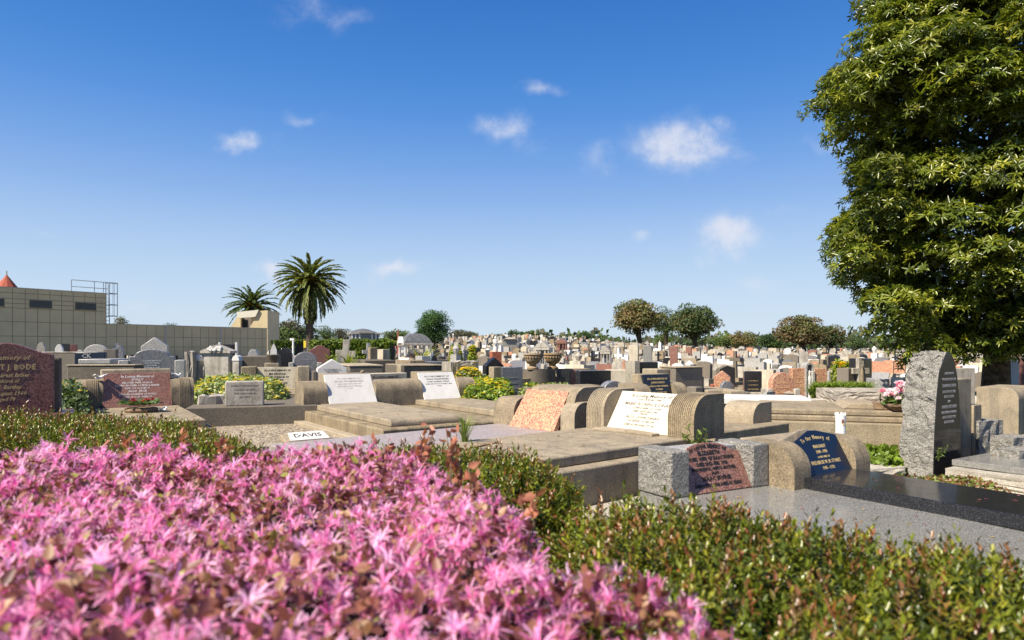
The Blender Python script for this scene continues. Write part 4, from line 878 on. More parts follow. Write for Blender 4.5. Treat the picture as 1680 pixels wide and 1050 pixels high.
mid('arch', 1612, 1624, 650, 8.6, 'weathered_white', 20, 'rough pale stone between the stepped dark headstone and the tree trunk', d=.2)
boxes('kerb_block', 'low brown concrete kerb in front of the tree trunk', 'block', X(1600, 8.6), 8.9, 10, [('kerb', 0, .9, 0, .3, 0, .42, 'concrete')])
mid('tablet', 1652, 1672, 592, 14, 'marble_white', A + 30, 'low white headstone right of the tree trunk', d=.2)
mid('arch', 1640, 1652, 600, 15, 'granite_grey', A, 'grey curved headstone just right of the tree trunk', d=.2)
mid('arch', 1668, 1684, 588, 17, 'granite_red_dark', A, 'dark red headstone at the right edge beyond the tree trunk', d=.2)
# small temples and others far
def temple(x, Y, w_, h, m, lab, name='mausoleum', red=False, group=None):
    zg = ground(x, Y); g = thing(name, lab, 'mausoleum', (x, Y, zg), -20, group); a = w_ / 2
    mb = MB(); mb.box(-a, a, -a * .7, a * .9, 0, h * .12, m); mb.build('base', g, .01)
    mb = MB(); mb.box(-a * .8, a * .8, a * .1, a * .8, h * .121, h * .72, 'granite_blue' if not red else 'granite_red'); mb.build('back_wall', g, .01)
    for s_ in (-.82, -.35, .35, .82): mb = MB(); mb.box(s_ * a - w_ * .045, s_ * a + w_ * .045, -a * .6, -a * .42, h * .121, h * .72, m); mb.build('column', g, .005)
    mb = MB(); mb.box(-a, a, -a * .72, a * .9, h * .721, h * .8, m); mb.prism([(-a * 1.05, h * .801), (a * 1.05, h * .801), (0, h)], 'y', -a * .75, a * .92, m); mb.build('roof', g, .006)
temple(X(892, 33), 33, .72, Z(560, 33) - ground(0, 33), 'weathered_white', 'grey pedimented stone temple tomb on the rise, larger of two')
temple(X(994, 28), 28, .42, Z(566, 28) - ground(4, 28), 'weathered_white', 'small pale pedimented temple tomb below and left of the broad brown-green tree')
temple(X(922, 55), 55, .9, Z(556, 55) - ground(4, 55), 'granite_red', 'small red canopy tomb on the rise', red=True)
g = thing('monument', 'broad grey monument with a pyramid cap and sloping wing walls on the rise', 'monument', (X(837, 58), 58, ground(0, 58)), 0)
h = Z(553, 58) - ground(0, 58)
mb = MB(); mb.box(-.6, .6, 0, .6, 0, h * .82, 'granite_grey_polished'); mb.build('body', g, .01); mb = MB(); mb.box(-.68, .68, -.06, .66, h * .821, h * .88, 'weathered_white'); mb.lathe([(.8, h * .881), (.02, h)], 'weathered_white', (0, .3), 4, math.pi / 4); mb.build('cap', g)
for s_ in (-1, 1): mb = MB(); mb.prism([(s_ * .62, 0), (s_ * 2.3, 0), (s_ * 2.3, h * .35), (s_ * 1.6, h * .42), (s_ * 1.1, h * .62), (s_ * .62, h * .7)][::s_], 'y', .2, .4, 'granite_grey'); mb.build('wing_wall', g)
g = mid('tablet', 1312, 1326, 577, 25, 'weathered_white', -20, 'square weathered white tomb block standing above its neighbours, below the brown-tinged tree', d=.5, blocks=(.08, .6, 'granite_grey'))
for px, pt, wd, col, lab in ((1039, 566, 15, 'limestone', 'broad cream rendered tomb front below the broad brown-green tree'), (1062, 567, 13, 'granite_grey_polished', 'broad dark grey tomb slab below the broad brown-green tree'), (1105, 568, 12, 'granite_red', 'pinkish square tomb below the gap between the two broad trees')):
    mid('tablet', px - wd / 2, px + wd / 2, pt, 30, col, -20, lab, d=.3)
# the domed tomb
g = thing('canopy_tomb', 'white canopy tomb with a curved slate pavilion roof on columns', 'tomb', (X(681, 27), 27, ground(-4, 27)), 22)
Zt = Z(546, 27) - ground(-4, 27); ze = Z(563, 27) - ground(-4, 27)
mb = MB(); rr = .78; mb.lathe([(rr, ze), (rr * .92, ze + .10), (rr * .70, ze + .26), (rr * .42, ze + .36), (rr * .08, Zt - .02), (.02, Zt + .02)], 'slate', n=4, a0=math.pi / 4); mb.build('roof', g)
mb = MB(); mb.box(-.60, .60, -.60, .60, ze - .10, ze - .002, 'weathered_white'); mb.build('entablature', g, .01)
mb = MB(); mb.prism([(-.3, ze - .0), (.3, ze - .0), (0, ze + .26)], 'x', -.66, -.5, 'marble_white'); mb.build('gable', g)
for sx in (-1, 1):
    for sy in (-1, 1): mb = MB(); mb.lathe([(.07, .3), (.055, .36), (.05, ze - .15), (.075, ze - .10)], 'marble_white', (sx * .5, sy * .5), 12); mb.build('column', g, smooth=True)
mb = MB(); mb.box(-.66, .66, -.66, .66, 0, .3, 'weathered_white'); mb.build('base', g, .01)
mb = MB(); mb.box(-.2, .2, -.15, .15, .301, 1.0, 'granite_red'); mb.build('tomb_stone', g, .01)
# domed mausoleum beyond the hedge
Y0 = 62; zg = ground(-14, Y0); g = thing('mausoleum', 'large grey stone mausoleum with arched windows and a small dome behind the hedge', 'mausoleum', (X(600, Y0), Y0, zg), 20)
k = Y0 / F; ht = Z(548, Y0) - zg
mb = MB(); mb.box(-22 * k, 22 * k, 0, 2.2, 0, ht, 'granite_blue'); mb.build('body', g, .02)
mb = MB(); mb.box(-25 * k, 25 * k, -.15, 2.4, ht + .002, ht + .12, 'weathered_white'); mb.box(-12 * k, 12 * k, -.25, 2.4, ht + .122, ht + .22, 'weathered_white'); mb.lathe([(1.4, ht + .121), (1.1, ht + .25), (.5, ht + .45), (.05, ht + .52)], 'slate', (-.1, 1.1), 12); mb.build('roof', g)
for x in (-20, -13, 13, 20):
    mb = MB(); mb.prism([(x * k - .11, .6), (x * k + .11, .6)] + [(x * k + .11 * math.cos(math.pi * i / 8), ht * .72 + .11 * math.sin(math.pi * i / 8)) for i in range(9)], 'y', -.02, .0, 'glass_dark'); mb.build('window', g)
for x in (-22, -16.5, -10, 10, 16.5, 22): mb = MB(); mb.box(x * k - .06, x * k + .06, -.08, -.022, 0, ht - .01, 'marble_white'); mb.build('pilaster', g)
# pole-like obelisks
for px, yt, Y, m, lab in ((653, 540, 48, 'brick', 'tall thin reddish pillar left of the domed tomb'), (738, 540, 55, 'weathered_white', 'tall thin grey obelisk right of the round dark tree'), (602 - 8, 556, 40, 'marble_white', 'thin white spire behind the hedge')):
    x = X(px, Y); zg = ground(x, Y); o = MB().lathe([(.13, 0), (.12, .5), (.09, .52), (.05, Z(yt, Y) - zg - .1), (.005, Z(yt, Y) - zg)], m, n=4, a0=.7).build('obelisk', bevel=.004); o.location = (x, Y, zg); tag(o, lab, 'obelisk')
# white lamp-like angular post and yellow sign near palm
g = thing('lamp_post', 'short white lamp post with a sideways head near the big palm trunk', 'lamp', (X(481, 20), 20, 0), 0)
mb = MB(); mb.tube([(0, 0, 0), (0, 0, 1.48)], .028, 'white_plastic', 8); mb.build('pole', g); mb = MB(); mb.box(-.09, .03, -.03, .03, 1.44, 1.50, 'white_plastic'); mb.build('head', g, .004)
o = MB().box(-.06, .06, -.01, .01, 0, .34, 'yellow_sign').build('sign'); o.location = (X(500, 34), 34, 1.25); tag(o, 'small yellow sign panel beside the big palm trunk', 'sign')
# ================================================================== BUILDING
g = thing('tiled_building', 'tan panel-clad building with narrow dark windows and a long low wing', 'building', (-21.4, 36, 0), 56)
mb = MB(); mb.box(-16, 0, 0, 9, 0, 4.09, 'tile_tan')
def strip(x0, x1, z0, z1, m='joint_dark', y=-.006): mb.box(x0, x1, y, 0.002, z0, z1, m)
x = 0
while x > -15.8: strip(x - .013, x + .013, 0.01, 4.06); x -= .53
for z in (3.86, 3.58, 3.36, 3.14, 2.49, 1.8): strip(-16, -.001, z - .014, z + .014, y=-.009)
mb.build('upper_block', g)
mb = MB(); mb.box(-16.05, .04, -.03, 9, 4.092, 4.13, 'grey_render'); mb.build('parapet', g)
mb = MB(); mb.box(.003, 9.9, 0, 7, 0, 2.49, 'tile_tan'); x = .53
while x < 9.8: strip(x - .013, x + .013, 0.01, 2.47); x += .53
for z in (1.85, 1.3): strip(.01, 9.9, z - .012, z + .012, y=-.009)
for x in (3.2, 6.6): strip(x - .05, x + .05, 0, 2.48, 'grey_render', -.02)
mb.build('low_wing', g)
mb = MB(); mb.box(0.05, 9.93, -.03, 7, 2.492, 2.53, 'grey_render'); mb.build('low_parapet', g)
for a, b in ((-5.6, -4.57), (-3.53, -2.56), (-1.5, -.5), (-7.7, -6.7)):
    mb = MB(); mb.box(a, b, -.015, .002, 3.19, 3.56, 'glass_dark'); wn = mb.build('window', g)
    mb = MB()
    for z in (3.19, 3.56): mb.box(a - .02, b + .02, -.03, -.0151, z - .015, z + .015, 'joint_dark')
    mb.build('frame', wn)
mb = MB(); mb.lathe([(.25, 4.13), (.2, 4.25)], 'white_plastic', (-5.2, 1.5), 10); mb.build('roof_vent', g)
# roof rail and caged ladder
r_ = thing('roof_ladder', 'steel roof railing with a caged access ladder on the end of the taller block', 'ladder', (-21.4, 36, 0), 56)
mb = MB(); zt = 4.72
for z in (zt, zt - .34): mb.tube([(-1.55, .3, z), (.25, .3, z)], .018, 'steel')
for x in (-1.55, -.45, .0): mb.tube([(x, .3, 4.13), (x, .3, zt)], .02, 'steel')
mb.build('railing', r_)
mb = MB()
for y in (.25, .65): mb.tube([(.28, y, 2.53), (.28, y, 4.75)], .024, 'steel')
z = 2.7
while z < 4.7: mb.tube([(.28, .25, z), (.28, .65, z)], .013, 'steel', 4); z += .2
mb.build('ladder', r_)
mb = MB()
for z in (2.95, 3.55, 4.15, 4.72):
    mb.tube([(.28 + .52 * math.sin(math.pi * i / 10), .45 - .26 * math.cos(math.pi * i / 10), z) for i in range(11)], .018, 'steel', 4)
for i in range(1, 10, 2): mb.tube([(.28 + .52 * math.sin(math.pi * i / 10), .45 - .26 * math.cos(math.pi * i / 10), zz) for zz in (2.95, 4.72)], .012, 'steel', 4)
mb.build('cage', r_)
# turret
g = thing('turret_building', 'red tiled conical turret roof rising behind the tan building', 'building', (X(11, 46), 46, 0), 10)
mb = MB(); mb.lathe([(.62, 0), (.62, 5.1)], 'cream_paint', n=8); mb.build('wall', g)
mb = MB(); q = [(.85, 5.05)]
for i in range(6): q += [(.80 - i * .125, 5.12 + i * .17), (.78 - i * .125, 5.13 + i * .17)]
q += [(.05, 6.15), (.02, 6.2)]; mb.lathe(q, 'roof_red', n=12); rf = mb.build('roof', g)
mb = MB(); mb.tube([(0, 0, 6.15), (0, 0, 6.45)], [.04, .03], 'joint_dark'); mb.build('finial', g)
# white angular structure
Y0 = 50; g = thing('modern_building', 'angular white and grey modern building showing above the low tan wing', 'building', (0, Y0, 0), 0)
def PQ(px, py): return (X(px, Y0), Z(py, Y0))
mb = MB(); mb.prism([PQ(439, 575), PQ(439, 509), PQ(426, 510), PQ(409, 538), PQ(409, 575)][::-1], 'y', 0, 2.5, 'tile_tan'); mb.build('side_wall', g)
mb = MB(); mb.prism([PQ(390, 512), PQ(425.5, 508.5), PQ(420, 520), PQ(390, 522)], 'y', -.15, -.002, 'cream_paint'); mb.build('beam', g)
mb = MB(); mb.prism([PQ(372, 541), PQ(388, 517), PQ(392, 517), PQ(392, 541)], 'y', .3, 2.5, 'tile_tan'); mb.build('sloping_wall', g)
mb = MB(); mb.prism([PQ(392, 541), PQ(407, 541), PQ(407, 520), PQ(392, 521)], 'y', .6, 2.4, 'concrete_dark'); mb.build('recess', g)
mb = MB(); mb.prism([PQ(393, 540), PQ(401, 540), PQ(401, 524), PQ(393, 524)], 'y', .55, .598, 'glass_dark'); mb.build('window', g)
# ================================================================== TREES
def crown_tree(name, lab, x0, x1, yt, yb, Y, cols, seed, trunk=.3, group=None, n=2600, card=.16, blobs=None, flat=.0, cat='tree', gaps=.0):
    card = card * min(1, max(.5, (x1 - x0) / 70)); n = int(n * 1.25)
    rs = np.random.RandomState(seed); k = Y / F
    x = X((x0 + x1) / 2, Y); zg = ground(x, Y); g = thing(name, lab, cat, (x, Y, zg), 0, group)
    hw = (x1 - x0) / 2 * k * 1.12; zt = Z(yt, Y) - zg; zb = max(.1, Z(yb, Y) - zg); hc = (zt - zb) / 2 * 1.06; zc = (zt + zb) / 2
    nb = blobs or 30; L = Leaves(); cols = np.array(cols)
    bc = rvec(rs, nb); bc[:, 2] = np.where(bc[:, 2] < -.35, bc[:, 2] * .6, bc[:, 2]); rad = rs.uniform(.45, .80, (nb, 1)); bc = bc * rad * [hw, hw * .8, hc] + [0, 0, zc]
    br = rs.uniform(.26, .50, nb) * min(hw, hc * 1.3) * 1.0
    per = n // nb
    for i in range(nb):
        D = rvec(rs, per); D[:, 2] = np.where(D[:, 2] < -.4, -D[:, 2], D[:, 2])
        P = bc[i] + D * br[i] * rs.uniform(.72, 1.06, (per, 1)) * [1.15, 1.1, .85]
        c = cols[rs.randint(len(cols))] * rs.uniform(.75, 1.25)
        L.add('card', P, D * .5 + rvec(rs, per), D + .6 * rvec(rs, per), card * k * 28 * rs.uniform(.6, 1.3, per), card * k * 20, c * 1.25 * rs.uniform(.7, 1.35, (per, 1)))
    m_ = n // 3; D = rvec(rs, m_); P = D * rs.uniform(.3, .8, (m_, 1)) * [hw, hw * .8, hc] + [0, 0, zc]
    L.add('card', P, rvec(rs, m_), rvec(rs, m_), card * k * 28, card * k * 22, cols[0] * .8 * np.ones((m_, 1)))
    L.build('crown', 'leaf_dull', g)
    mb = MB(); tr = trunk * k * 10; mb.tube([(0, 0, -.1), (.1 * hw, 0, zb * .6), (0, 0, zc)], [tr, tr * .8, tr * .5], 'bark', 8)
    for i in range(5): mb.tube([(.05 * hw, 0, zb * .7 + .1), tuple(bc[i] * .5 + np.array([0, 0, zc * .4])), tuple(bc[i])], [tr * .6, tr * .4, tr * .15], 'bark', 6)
    mb.build('trunk', g, smooth=True)
    return g
GR = [(.07, .11, .035), (.09, .13, .04), (.055, .085, .03)]; BR = [(.14, .13, .045), (.17, .12, .05), (.085, .10, .03)]; DK = [(.03, .06, .016), (.045, .08, .02)]
RD = [(.15, .10, .05), (.12, .09, .04), (.085, .09, .03)]; GY = [(.10, .095, .06), (.08, .08, .045)]; YG = [(.14, .17, .03), (.10, .14, .03)]
G_ = 'trees along the far side of the cemetery'
for i, (a, b, yt, yb, Y, c, lab, kw) in enumerate([
    (1009, 1084, 494, 556, 84, BR, 'broad domed brown-green tree, left of the two big trees on the skyline', dict(trunk=.42, n=5200, card=.13, blobs=34)),
    (1070, 1112, 503, 562, 90, GR, 'darker leaning tree crown squeezed between the two big skyline trees', dict(trunk=.3, n=2600, card=.13)),
    (1103, 1173, 505, 562, 84, [(.07, .09, .03), (.05, .075, .025), (.1, .095, .04)], 'broad domed dark green tree, right of the two big trees on the skyline', dict(trunk=.4, n=5200, card=.13, blobs=34)),
    (1281, 1352, 522, 572, 84, RD, 'broad tree with rusty brown foliage right of centre on the skyline', dict(trunk=.35, n=4600, card=.13, blobs=30)),
    (1338, 1386, 535, 574, 88, DK + RD, 'dark green tree with a few brown tufts right of the rusty brown tree', dict(trunk=.3, n=3000, card=.13)),
    (1243, 1288, 549, 576, 92, DK, 'low dense dark green tree left of the rusty brown tree', dict(n=2400, card=.12)),
    (1168, 1212, 548, 572, 100, YG + GR, 'low olive tree just right of the two big skyline trees', dict(n=1800, card=.12)),
    (1196, 1244, 545, 575, 98, BR, 'low brown-green tree between the big skyline trees and the dense dark one', dict(n=2000, card=.12)),
    (1384, 1424, 552, 578, 100, GR, 'low grey-green tree at the edge of the big leafy tree', dict(n=1400, card=.12)),
    (1074, 1104, 549, 568, 105, YG + GR, 'low olive tree seen between the two big skyline trunks', dict(n=1200, card=.12)),
    (975, 1030, 556, 570, 118, GR, 'low grey-green tree left of the two big skyline trees', dict(n=1400, card=.12)),
    (736, 776, 541, 562, 108, GY, 'sparse brown-grey tree right of the round dark tree', dict(n=1400, card=.12)),
    (768, 784, 546, 560, 115, GR, 'small dark tree right of the sparse brown-grey tree', dict(n=700, card=.12)),
    (800, 832, 548, 562, 122, GR, 'small low grey-green tree on the rise behind the statue', dict(n=800, card=.12)),
    (832, 852, 541, 560, 118, DK, 'small upright dark tree on the rise', dict(n=900, card=.12)),
    (846, 886, 543, 560, 120, YG + DK, 'wide bright green domed tree on the rise', dict(n=1500, card=.12)),
    (880, 906, 546, 562, 121, GY + GR, 'grey-green tree right of the wide bright green domed tree', dict(n=1000, card=.12)),
    (915, 936, 550, 564, 122, GR, 'small round tree behind the red canopy tomb', dict(n=800, card=.12)),
    (934, 952, 552, 566, 124, BR, 'small olive tree right of the red canopy tomb', dict(n=700, card=.12)),
    (949, 976, 545, 566, 118, DK, 'dark round-headed tree at the right end of the rise', dict(n=1300, card=.12)),
    (445, 500, 522, 572, 82, GY + GR, 'tall grey-green tree left of and behind the big palm', dict(n=3000, card=.13)),
    (488, 522, 530, 570, 84, DK, 'dark tree directly behind the big palm trunk', dict(n=2200, card=.13)),
    (520, 552, 537, 562, 92, GR, 'green domed tree right of the big palm trunk', dict(n=1500, card=.12)),
    (545, 576, 537, 564, 95, GY, 'grey-brown tree left of the domed mausoleum', dict(n=1400, card=.12)),
    (626, 672, 541, 562, 92, [(.10, .13, .05), (.08, .11, .04)], 'wide pale green tree right of the domed mausoleum', dict(n=1700, card=.12)),
    (264, 296, 531, 545, 75, DK, 'dark treetop peeking over the low tan wing', dict(n=500, card=.12)),
    (188, 210, 517, 545, 60, RD + DK, 'small reddish green treetop behind the caged ladder', dict(n=700, card=.12)),
]): crown_tree('tree', lab, a, b, yt, yb, Y, c, 100 + i, group=G_, **kw)
crown_tree('round_tree', 'dense round-headed dark green tree right of the domed canopy tomb', 684, 737, 507, 577, 46, [(.04, .09, .022), (.055, .11, .03), (.03, .065, .018)], 77, n=9000, card=.10, blobs=46, trunk=.2)
# far belt of low wood along the horizon
rs = np.random.RandomState(55); L = Leaves(); m_ = 26000; xx = rs.uniform(-260, 320, m_); yy = rs.uniform(190, 240, m_); hh = 4.2 + 1.6 * np.sin(xx * .11) * np.sin(xx * .037 + 1) + .7 * np.sin(xx * .31) + .5 * np.sin(xx * .83)
P = np.stack([xx, yy, rs.uniform(0, 1, m_) * hh * np.clip((xx + 300) / 300, .7, 1.2)], 1); L.add('card', P, rvec(rs, m_), rvec(rs, m_), 1.7, 1.3, pick(rs, m_, GR + GY)); tag(L.build('far_wood', 'leaf_dull'), 'continuous low belt of trees along the horizon', 'wood', kind='stuff')

def palm(lab, px, yt, ybase, wpx, Y, seed, col, nf=150):
    rs = np.random.RandomState(seed); k = Y / F; x = X(px, Y); zg = ground(x, Y); g = thing('palm_tree', lab, 'palm tree', (x, Y, zg), 0, 'two date palms')
    R = wpx / 2 * k; zt = Z(yt, Y) - zg; zc = zt - R * 1.0; L = Leaves(); sp = MB()
    for f in range(nf):
        t = f / nf; el = math.radians(84 - 158 * t ** .95 + rs.uniform(-7, 7)); az = f * 2.39996 + rs.uniform(-.2, .2)
        ln = R * (1.15 if el > 0 else 1.12) * rs.uniform(.9, 1.1); pts = []; p = np.array([0, 0, zc]); e = el; ns = 12
        h = np.array([math.cos(az), math.sin(az), 0.]); pts.append(p.copy())
        for j in range(ns):
            p = p + ln / ns * (h * math.cos(e) + np.array([0, 0, math.sin(e)])); e -= math.radians(3.4 + (2.6 if el > .3 else 1.6)) * (1 if e > -1.45 else 0); pts.append(p.copy())
        pts = np.array(pts); sp.tube([tuple(q) for q in pts[::3]], [.05 * R / 3, .035 * R / 3, .025 * R / 3, .015 * R / 3, .01][:len(pts[::3])], 'palm_frond', 4)
        nl = 84; seg = rs.uniform(.06, 1, nl); i0 = np.clip((seg * ns).astype(int), 0, ns - 1); fr = seg * ns - i0
        P = pts[i0] + (pts[i0 + 1] - pts[i0]) * fr[:, None]; Tn = norm(pts[i0 + 1] - pts[i0]); S = norm(np.cross(Tn, [0, 0, 1.])); s_ = rs.choice([-1, 1], nl)
        Up = np.cross(S, Tn); D = Tn * 1.0 + S * s_[:, None] * .42 + Up * rs.uniform(-.1, .25, (nl, 1)) - np.array([0, 0, .08])
        old = 1.0 if t < .8 else .7; c = np.array(col) * rs.uniform(.7, 1.35, (nl, 1)) * old
        L.add('leaf', P, D, Up + .2 * rvec(rs, nl), R * .17 * np.sin(np.clip(seg, .15, .95) * math.pi) ** .5, R * .032, c)
    m_ = 500; D = rvec(rs, m_); D[:, 2] = abs(D[:, 2]) * .8; L.add('leaf', np.array([[0, 0, zc]]) + D * R * rs.uniform(.05, .22, (m_, 1)), D, rvec(rs, m_), R * .2, R * .03, pick(rs, m_, [(.40, .20, .03), (.28, .16, .03)]))
    L.build('crown', 'leaf', g); sp.build('frond_stems', g)
    mb = MB(); r0 = 8.2 * k / 2 * 1.5; hts = np.linspace(0, zc, 26); mb.tube([(0, 0, q) for q in hts], [r0 * (1.15 if q < .4 else .95) * (1 + .09 * (i % 2)) * (1.35 if q > zc * .86 else 1) for i, q in enumerate(hts)], 'palm_bark', 12); mb.build('trunk', g, smooth=True)
plain('palm_frond', (.12, .13, .03), .6, .1)
palm('tall date palm with a full arching crown and thick trunk behind the graves', 508, 411, 566, 110, 72, 5, (.17, .19, .045))
palm('smaller date palm partly hidden behind the angular white building', 413, 463, 575, 84, 92, 6, (.10, .14, .035), 120)

# ---- hedges far
def hedge_far(lab, x0, x1, yt, Y, d, cols, seed, n=3500):
    rs = np.random.RandomState(seed); xa, xb = X(x0, Y), X(x1, Y); zg = ground((xa + xb) / 2, Y); h = Z(yt, Y) - zg
    g = thing('hedge', lab, 'hedge', ((xa + xb) / 2, Y, zg)); w_ = (xb - xa) / 2; L = Leaves()
    P = np.stack([rs.uniform(-w_, w_, n), rs.uniform(0, d, n), h + .12 * h * np.sin(rs.uniform(-w_, w_, n) * 0) - rs.uniform(0, .1, n)], 1); P[:, 2] += .05 * np.sin(P[:, 0] * 5) + .04 * np.sin(P[:, 0] * 13)
    Q = np.stack([rs.uniform(-w_, w_, n), rs.uniform(-.1, .05, n), rs.uniform(0, h, n)], 1)
    for q in (P, Q): L.add('card', q, rvec(rs, n), rvec(rs, n) + [0, -.5, .7], .16, .11, pick(rs, n, cols))
    L.build('foliage', 'leaf_dull', g); mb = MB(); mb.box(-w_ + .1, w_ - .1, .06, d, 0, h - .1, 'twig'); mb.build('branches', g)
hedge_far('long clipped bright green hedge in front of the domed mausoleum', 508, 640, 560, 34, 2.0, [(.16, .21, .02), (.11, .16, .02), (.07, .11, .02)], 31)
hedge_far('short clipped green hedge left of the big palm trunk', 447, 482, 560, 36, 2.0, [(.10, .14, .02), (.07, .10, .02)], 32, 1500)

# ================================================================== BIG LEAFY TREE
def big_tree():
    rs = np.random.RandomState(21); YT = 11.2; g = thing('leafy_tree', 'huge glossy-leaved evergreen tree with whorled leaves filling the right side', 'tree', (7.95, YT, 0))
    ax = 7.95; prof = [(0.9, 1.0), (1.35, 2.0), (1.9, 2.55), (2.5, 2.75), (3.1, 2.85), (3.6, 2.75), (4.0, 2.6), (4.4, 2.65), (4.8, 2.95), (5.3, 3.1), (5.8, 2.85), (6.3, 2.45), (6.9, 2.3), (7.8, 2.3), (8.6, 1.9), (9.4, .9)]
    pz = [p[0] for p in prof]; pr = [p[1] for p in prof]; L = Leaves(); blobs = []
    def R(z): return np.interp(z, pz, pr) - .24 + .16 * np.sin(np.asarray(z) * 2.7 + .24) - .12 * (np.asarray(z) < 3.4)
    k = 0
    for i in range(275):
        z = rs.uniform(1.2, 9.1) if i > 60 else rs.uniform(1.2, 7.2); a = rs.uniform(0, 2 * math.pi)
        if i < 130: a = rs.uniform(math.pi * .85, math.pi * 1.95)
        r_ = rs.uniform(.42, .68); rr = R(z) - r_ * 1.05
        blobs.append((rr * math.cos(a), rr * math.sin(a) , z, r_))
    # lower drooping skirts by silhouette
    for px, py, rr in ((1500, 600, .32), (1515, 625, .22), (1470, 575, .42), (1440, 540, .42), (1420, 505, .45), (1405, 400, .4), (1395, 430, .4), (1365, 165, .45), (1352, 185, .35), (1395, 130, .45), (1420, 80, .45), (1400, 300, .4), (1410, 350, .4), (1540, 590, .4), (1600, 585, .45), (1660, 580, .45), (1500, 560, .4), (1460, 30, .4)):
        blobs.append((X(px + 14, 10.7) - ax, 10.7 - YT + rs.uniform(-.6, .3), Z(py, 10.7), rr))
    for bx, by, bz, br in blobs:
        n = int(84 * (br / .5) ** 2); D = rvec(rs, n); D[:, 2] = np.where(D[:, 2] < -.3, -D[:, 2], D[:, 2])
        P = np.array([bx, by, bz]) + D * br * rs.uniform(.75, 1.05, (n, 1)) * [1.15, 1.15, .62]
        shoot = norm(D * .7 + np.array([0, 0, .55]) + .35 * rvec(rs, n)); tint = rs.uniform(.8, 1.25); m_ = 10
        base = pick(rs, n, [(.095, .125, .015), (.155, .18, .02), (.25, .255, .03), (.055, .075, .012)], [.36, .32, .16, .16], .15) * tint
        Pn = np.repeat(P, m_, 0); A_ = np.repeat(shoot, m_, 0); B1 = norm(np.cross(A_, [0.2, .1, 1.])); B2 = np.cross(A_, B1); an = np.tile(np.arange(m_) * 2.399, n) + np.repeat(rs.uniform(0, 6, n), m_)
        rad = B1 * np.cos(an)[:, None] + B2 * np.sin(an)[:, None]; up = np.tile(np.linspace(-.25, .75, m_), n)[:, None]
        Dl = rad + A_ * up + rs.normal(size=Pn.shape) * .22 - np.array([0, 0, .22]); L.add('leaf', Pn + rad * .01, Dl, A_ + .25 * rad * 0, np.repeat(rs.uniform(.65, 1.15, n), m_) * rs.uniform(.085, .135, len(Pn)), rs.uniform(.024, .036, len(Pn)), np.repeat(base, m_, 0) * rs.uniform(.8, 1.25, (len(Pn), 1)))
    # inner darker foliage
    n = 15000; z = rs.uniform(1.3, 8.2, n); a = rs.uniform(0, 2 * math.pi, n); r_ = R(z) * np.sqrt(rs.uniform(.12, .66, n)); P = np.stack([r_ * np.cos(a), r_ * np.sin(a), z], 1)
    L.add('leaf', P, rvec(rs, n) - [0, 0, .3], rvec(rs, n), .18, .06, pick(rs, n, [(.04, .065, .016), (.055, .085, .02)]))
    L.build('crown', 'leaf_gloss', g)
    mb = MB(); mb.tube([(-.05, 0, -.1), (-.02, 0, .3), (0, 0, 1.0), (.05, 0, 2.2), (0, .05, 4), (.05, 0, 6), (0, 0, 7.8)], [.30, .22, .19, .18, .13, .09, .03], 'bark', 12)
    rg = random.Random(9)
    for i in range(34):
        z = 1.1 + i * .19; a = rg.uniform(0, 6.28); r1 = float(R(z + .6)) * .8; mb.tube([(0, 0, z), (r1 * .45 * math.cos(a), r1 * .45 * math.sin(a), z + .25), (r1 * math.cos(a), r1 * math.sin(a), z + .6)], [.07, .045, .015], 'bark', 6)
    mb.build('trunk', g, smooth=True)
    mb = MB()
    for (px, py) in ((1515, 640), (1500, 600), (1470, 575)): mb.tube([(-.1, 0, 1.6), (X(px + 40, 10.7) - ax, -.4, 1.5), (X(px, 10.7) - ax, -.5, Z(py, 10.7))], [.04, .025, .008], 'bark', 5)
    mb.build('branch', g)
    # drooping twig
    L2 = Leaves(); n = 130; t = rs.uniform(0, 1, n); P = np.stack([X(1512, 10.7) - ax + rs.normal(size=n) * .10, -.5 + rs.normal(size=n) * .1, 1.15 - t * .75], 1); L2.add('leaf', P, rvec(rs, n) * .7 - [0, 0, .6], rvec(rs, n), .14, .04, pick(rs, n, [(.05, .08, .018), (.04, .06, .015)])); L2.build('drooping_branch', 'leaf_gloss', g)
big_tree()

# ================================================================== HEDGES NEAR
def inpoly(P, poly):
    x, y = P[:, 0], P[:, 1]; c = np.zeros(len(P), bool); n = len(poly)
    for i in range(n):
        x1, y1 = poly[i]; x2, y2 = poly[i - 1]
        c ^= ((y1 > y) != (y2 > y)) & (x < (x2 - x1) * (y - y1) / (y2 - y1 + 1e-12) + x1)
    return c
def edist(P, poly):
    d = np.full(len(P), 9.); nrm = np.zeros((len(P), 2))
    for i in range(len(poly)):
        a = np.array(poly[i - 1]); b = np.array(poly[i]); ab = b - a; t = np.clip(((P - a) @ ab) / (ab @ ab), 0, 1); q = a + t[:, None] * ab; dd = np.linalg.norm(P - q, axis=1)
        m = dd < d; d = np.where(m, dd, d); nrm[m] = (q - P)[m] / (dd[m][:, None] + 1e-9)
    return d, nrm
def samp(rs, poly, n):
    p = np.array(poly); lo, hi = p.min(0), p.max(0); out = []
    while sum(map(len, out)) < n:
        q = rs.uniform(lo, hi, (n * 2, 2)); out.append(q[inpoly(q, poly)])
    return np.concatenate(out)[:n]
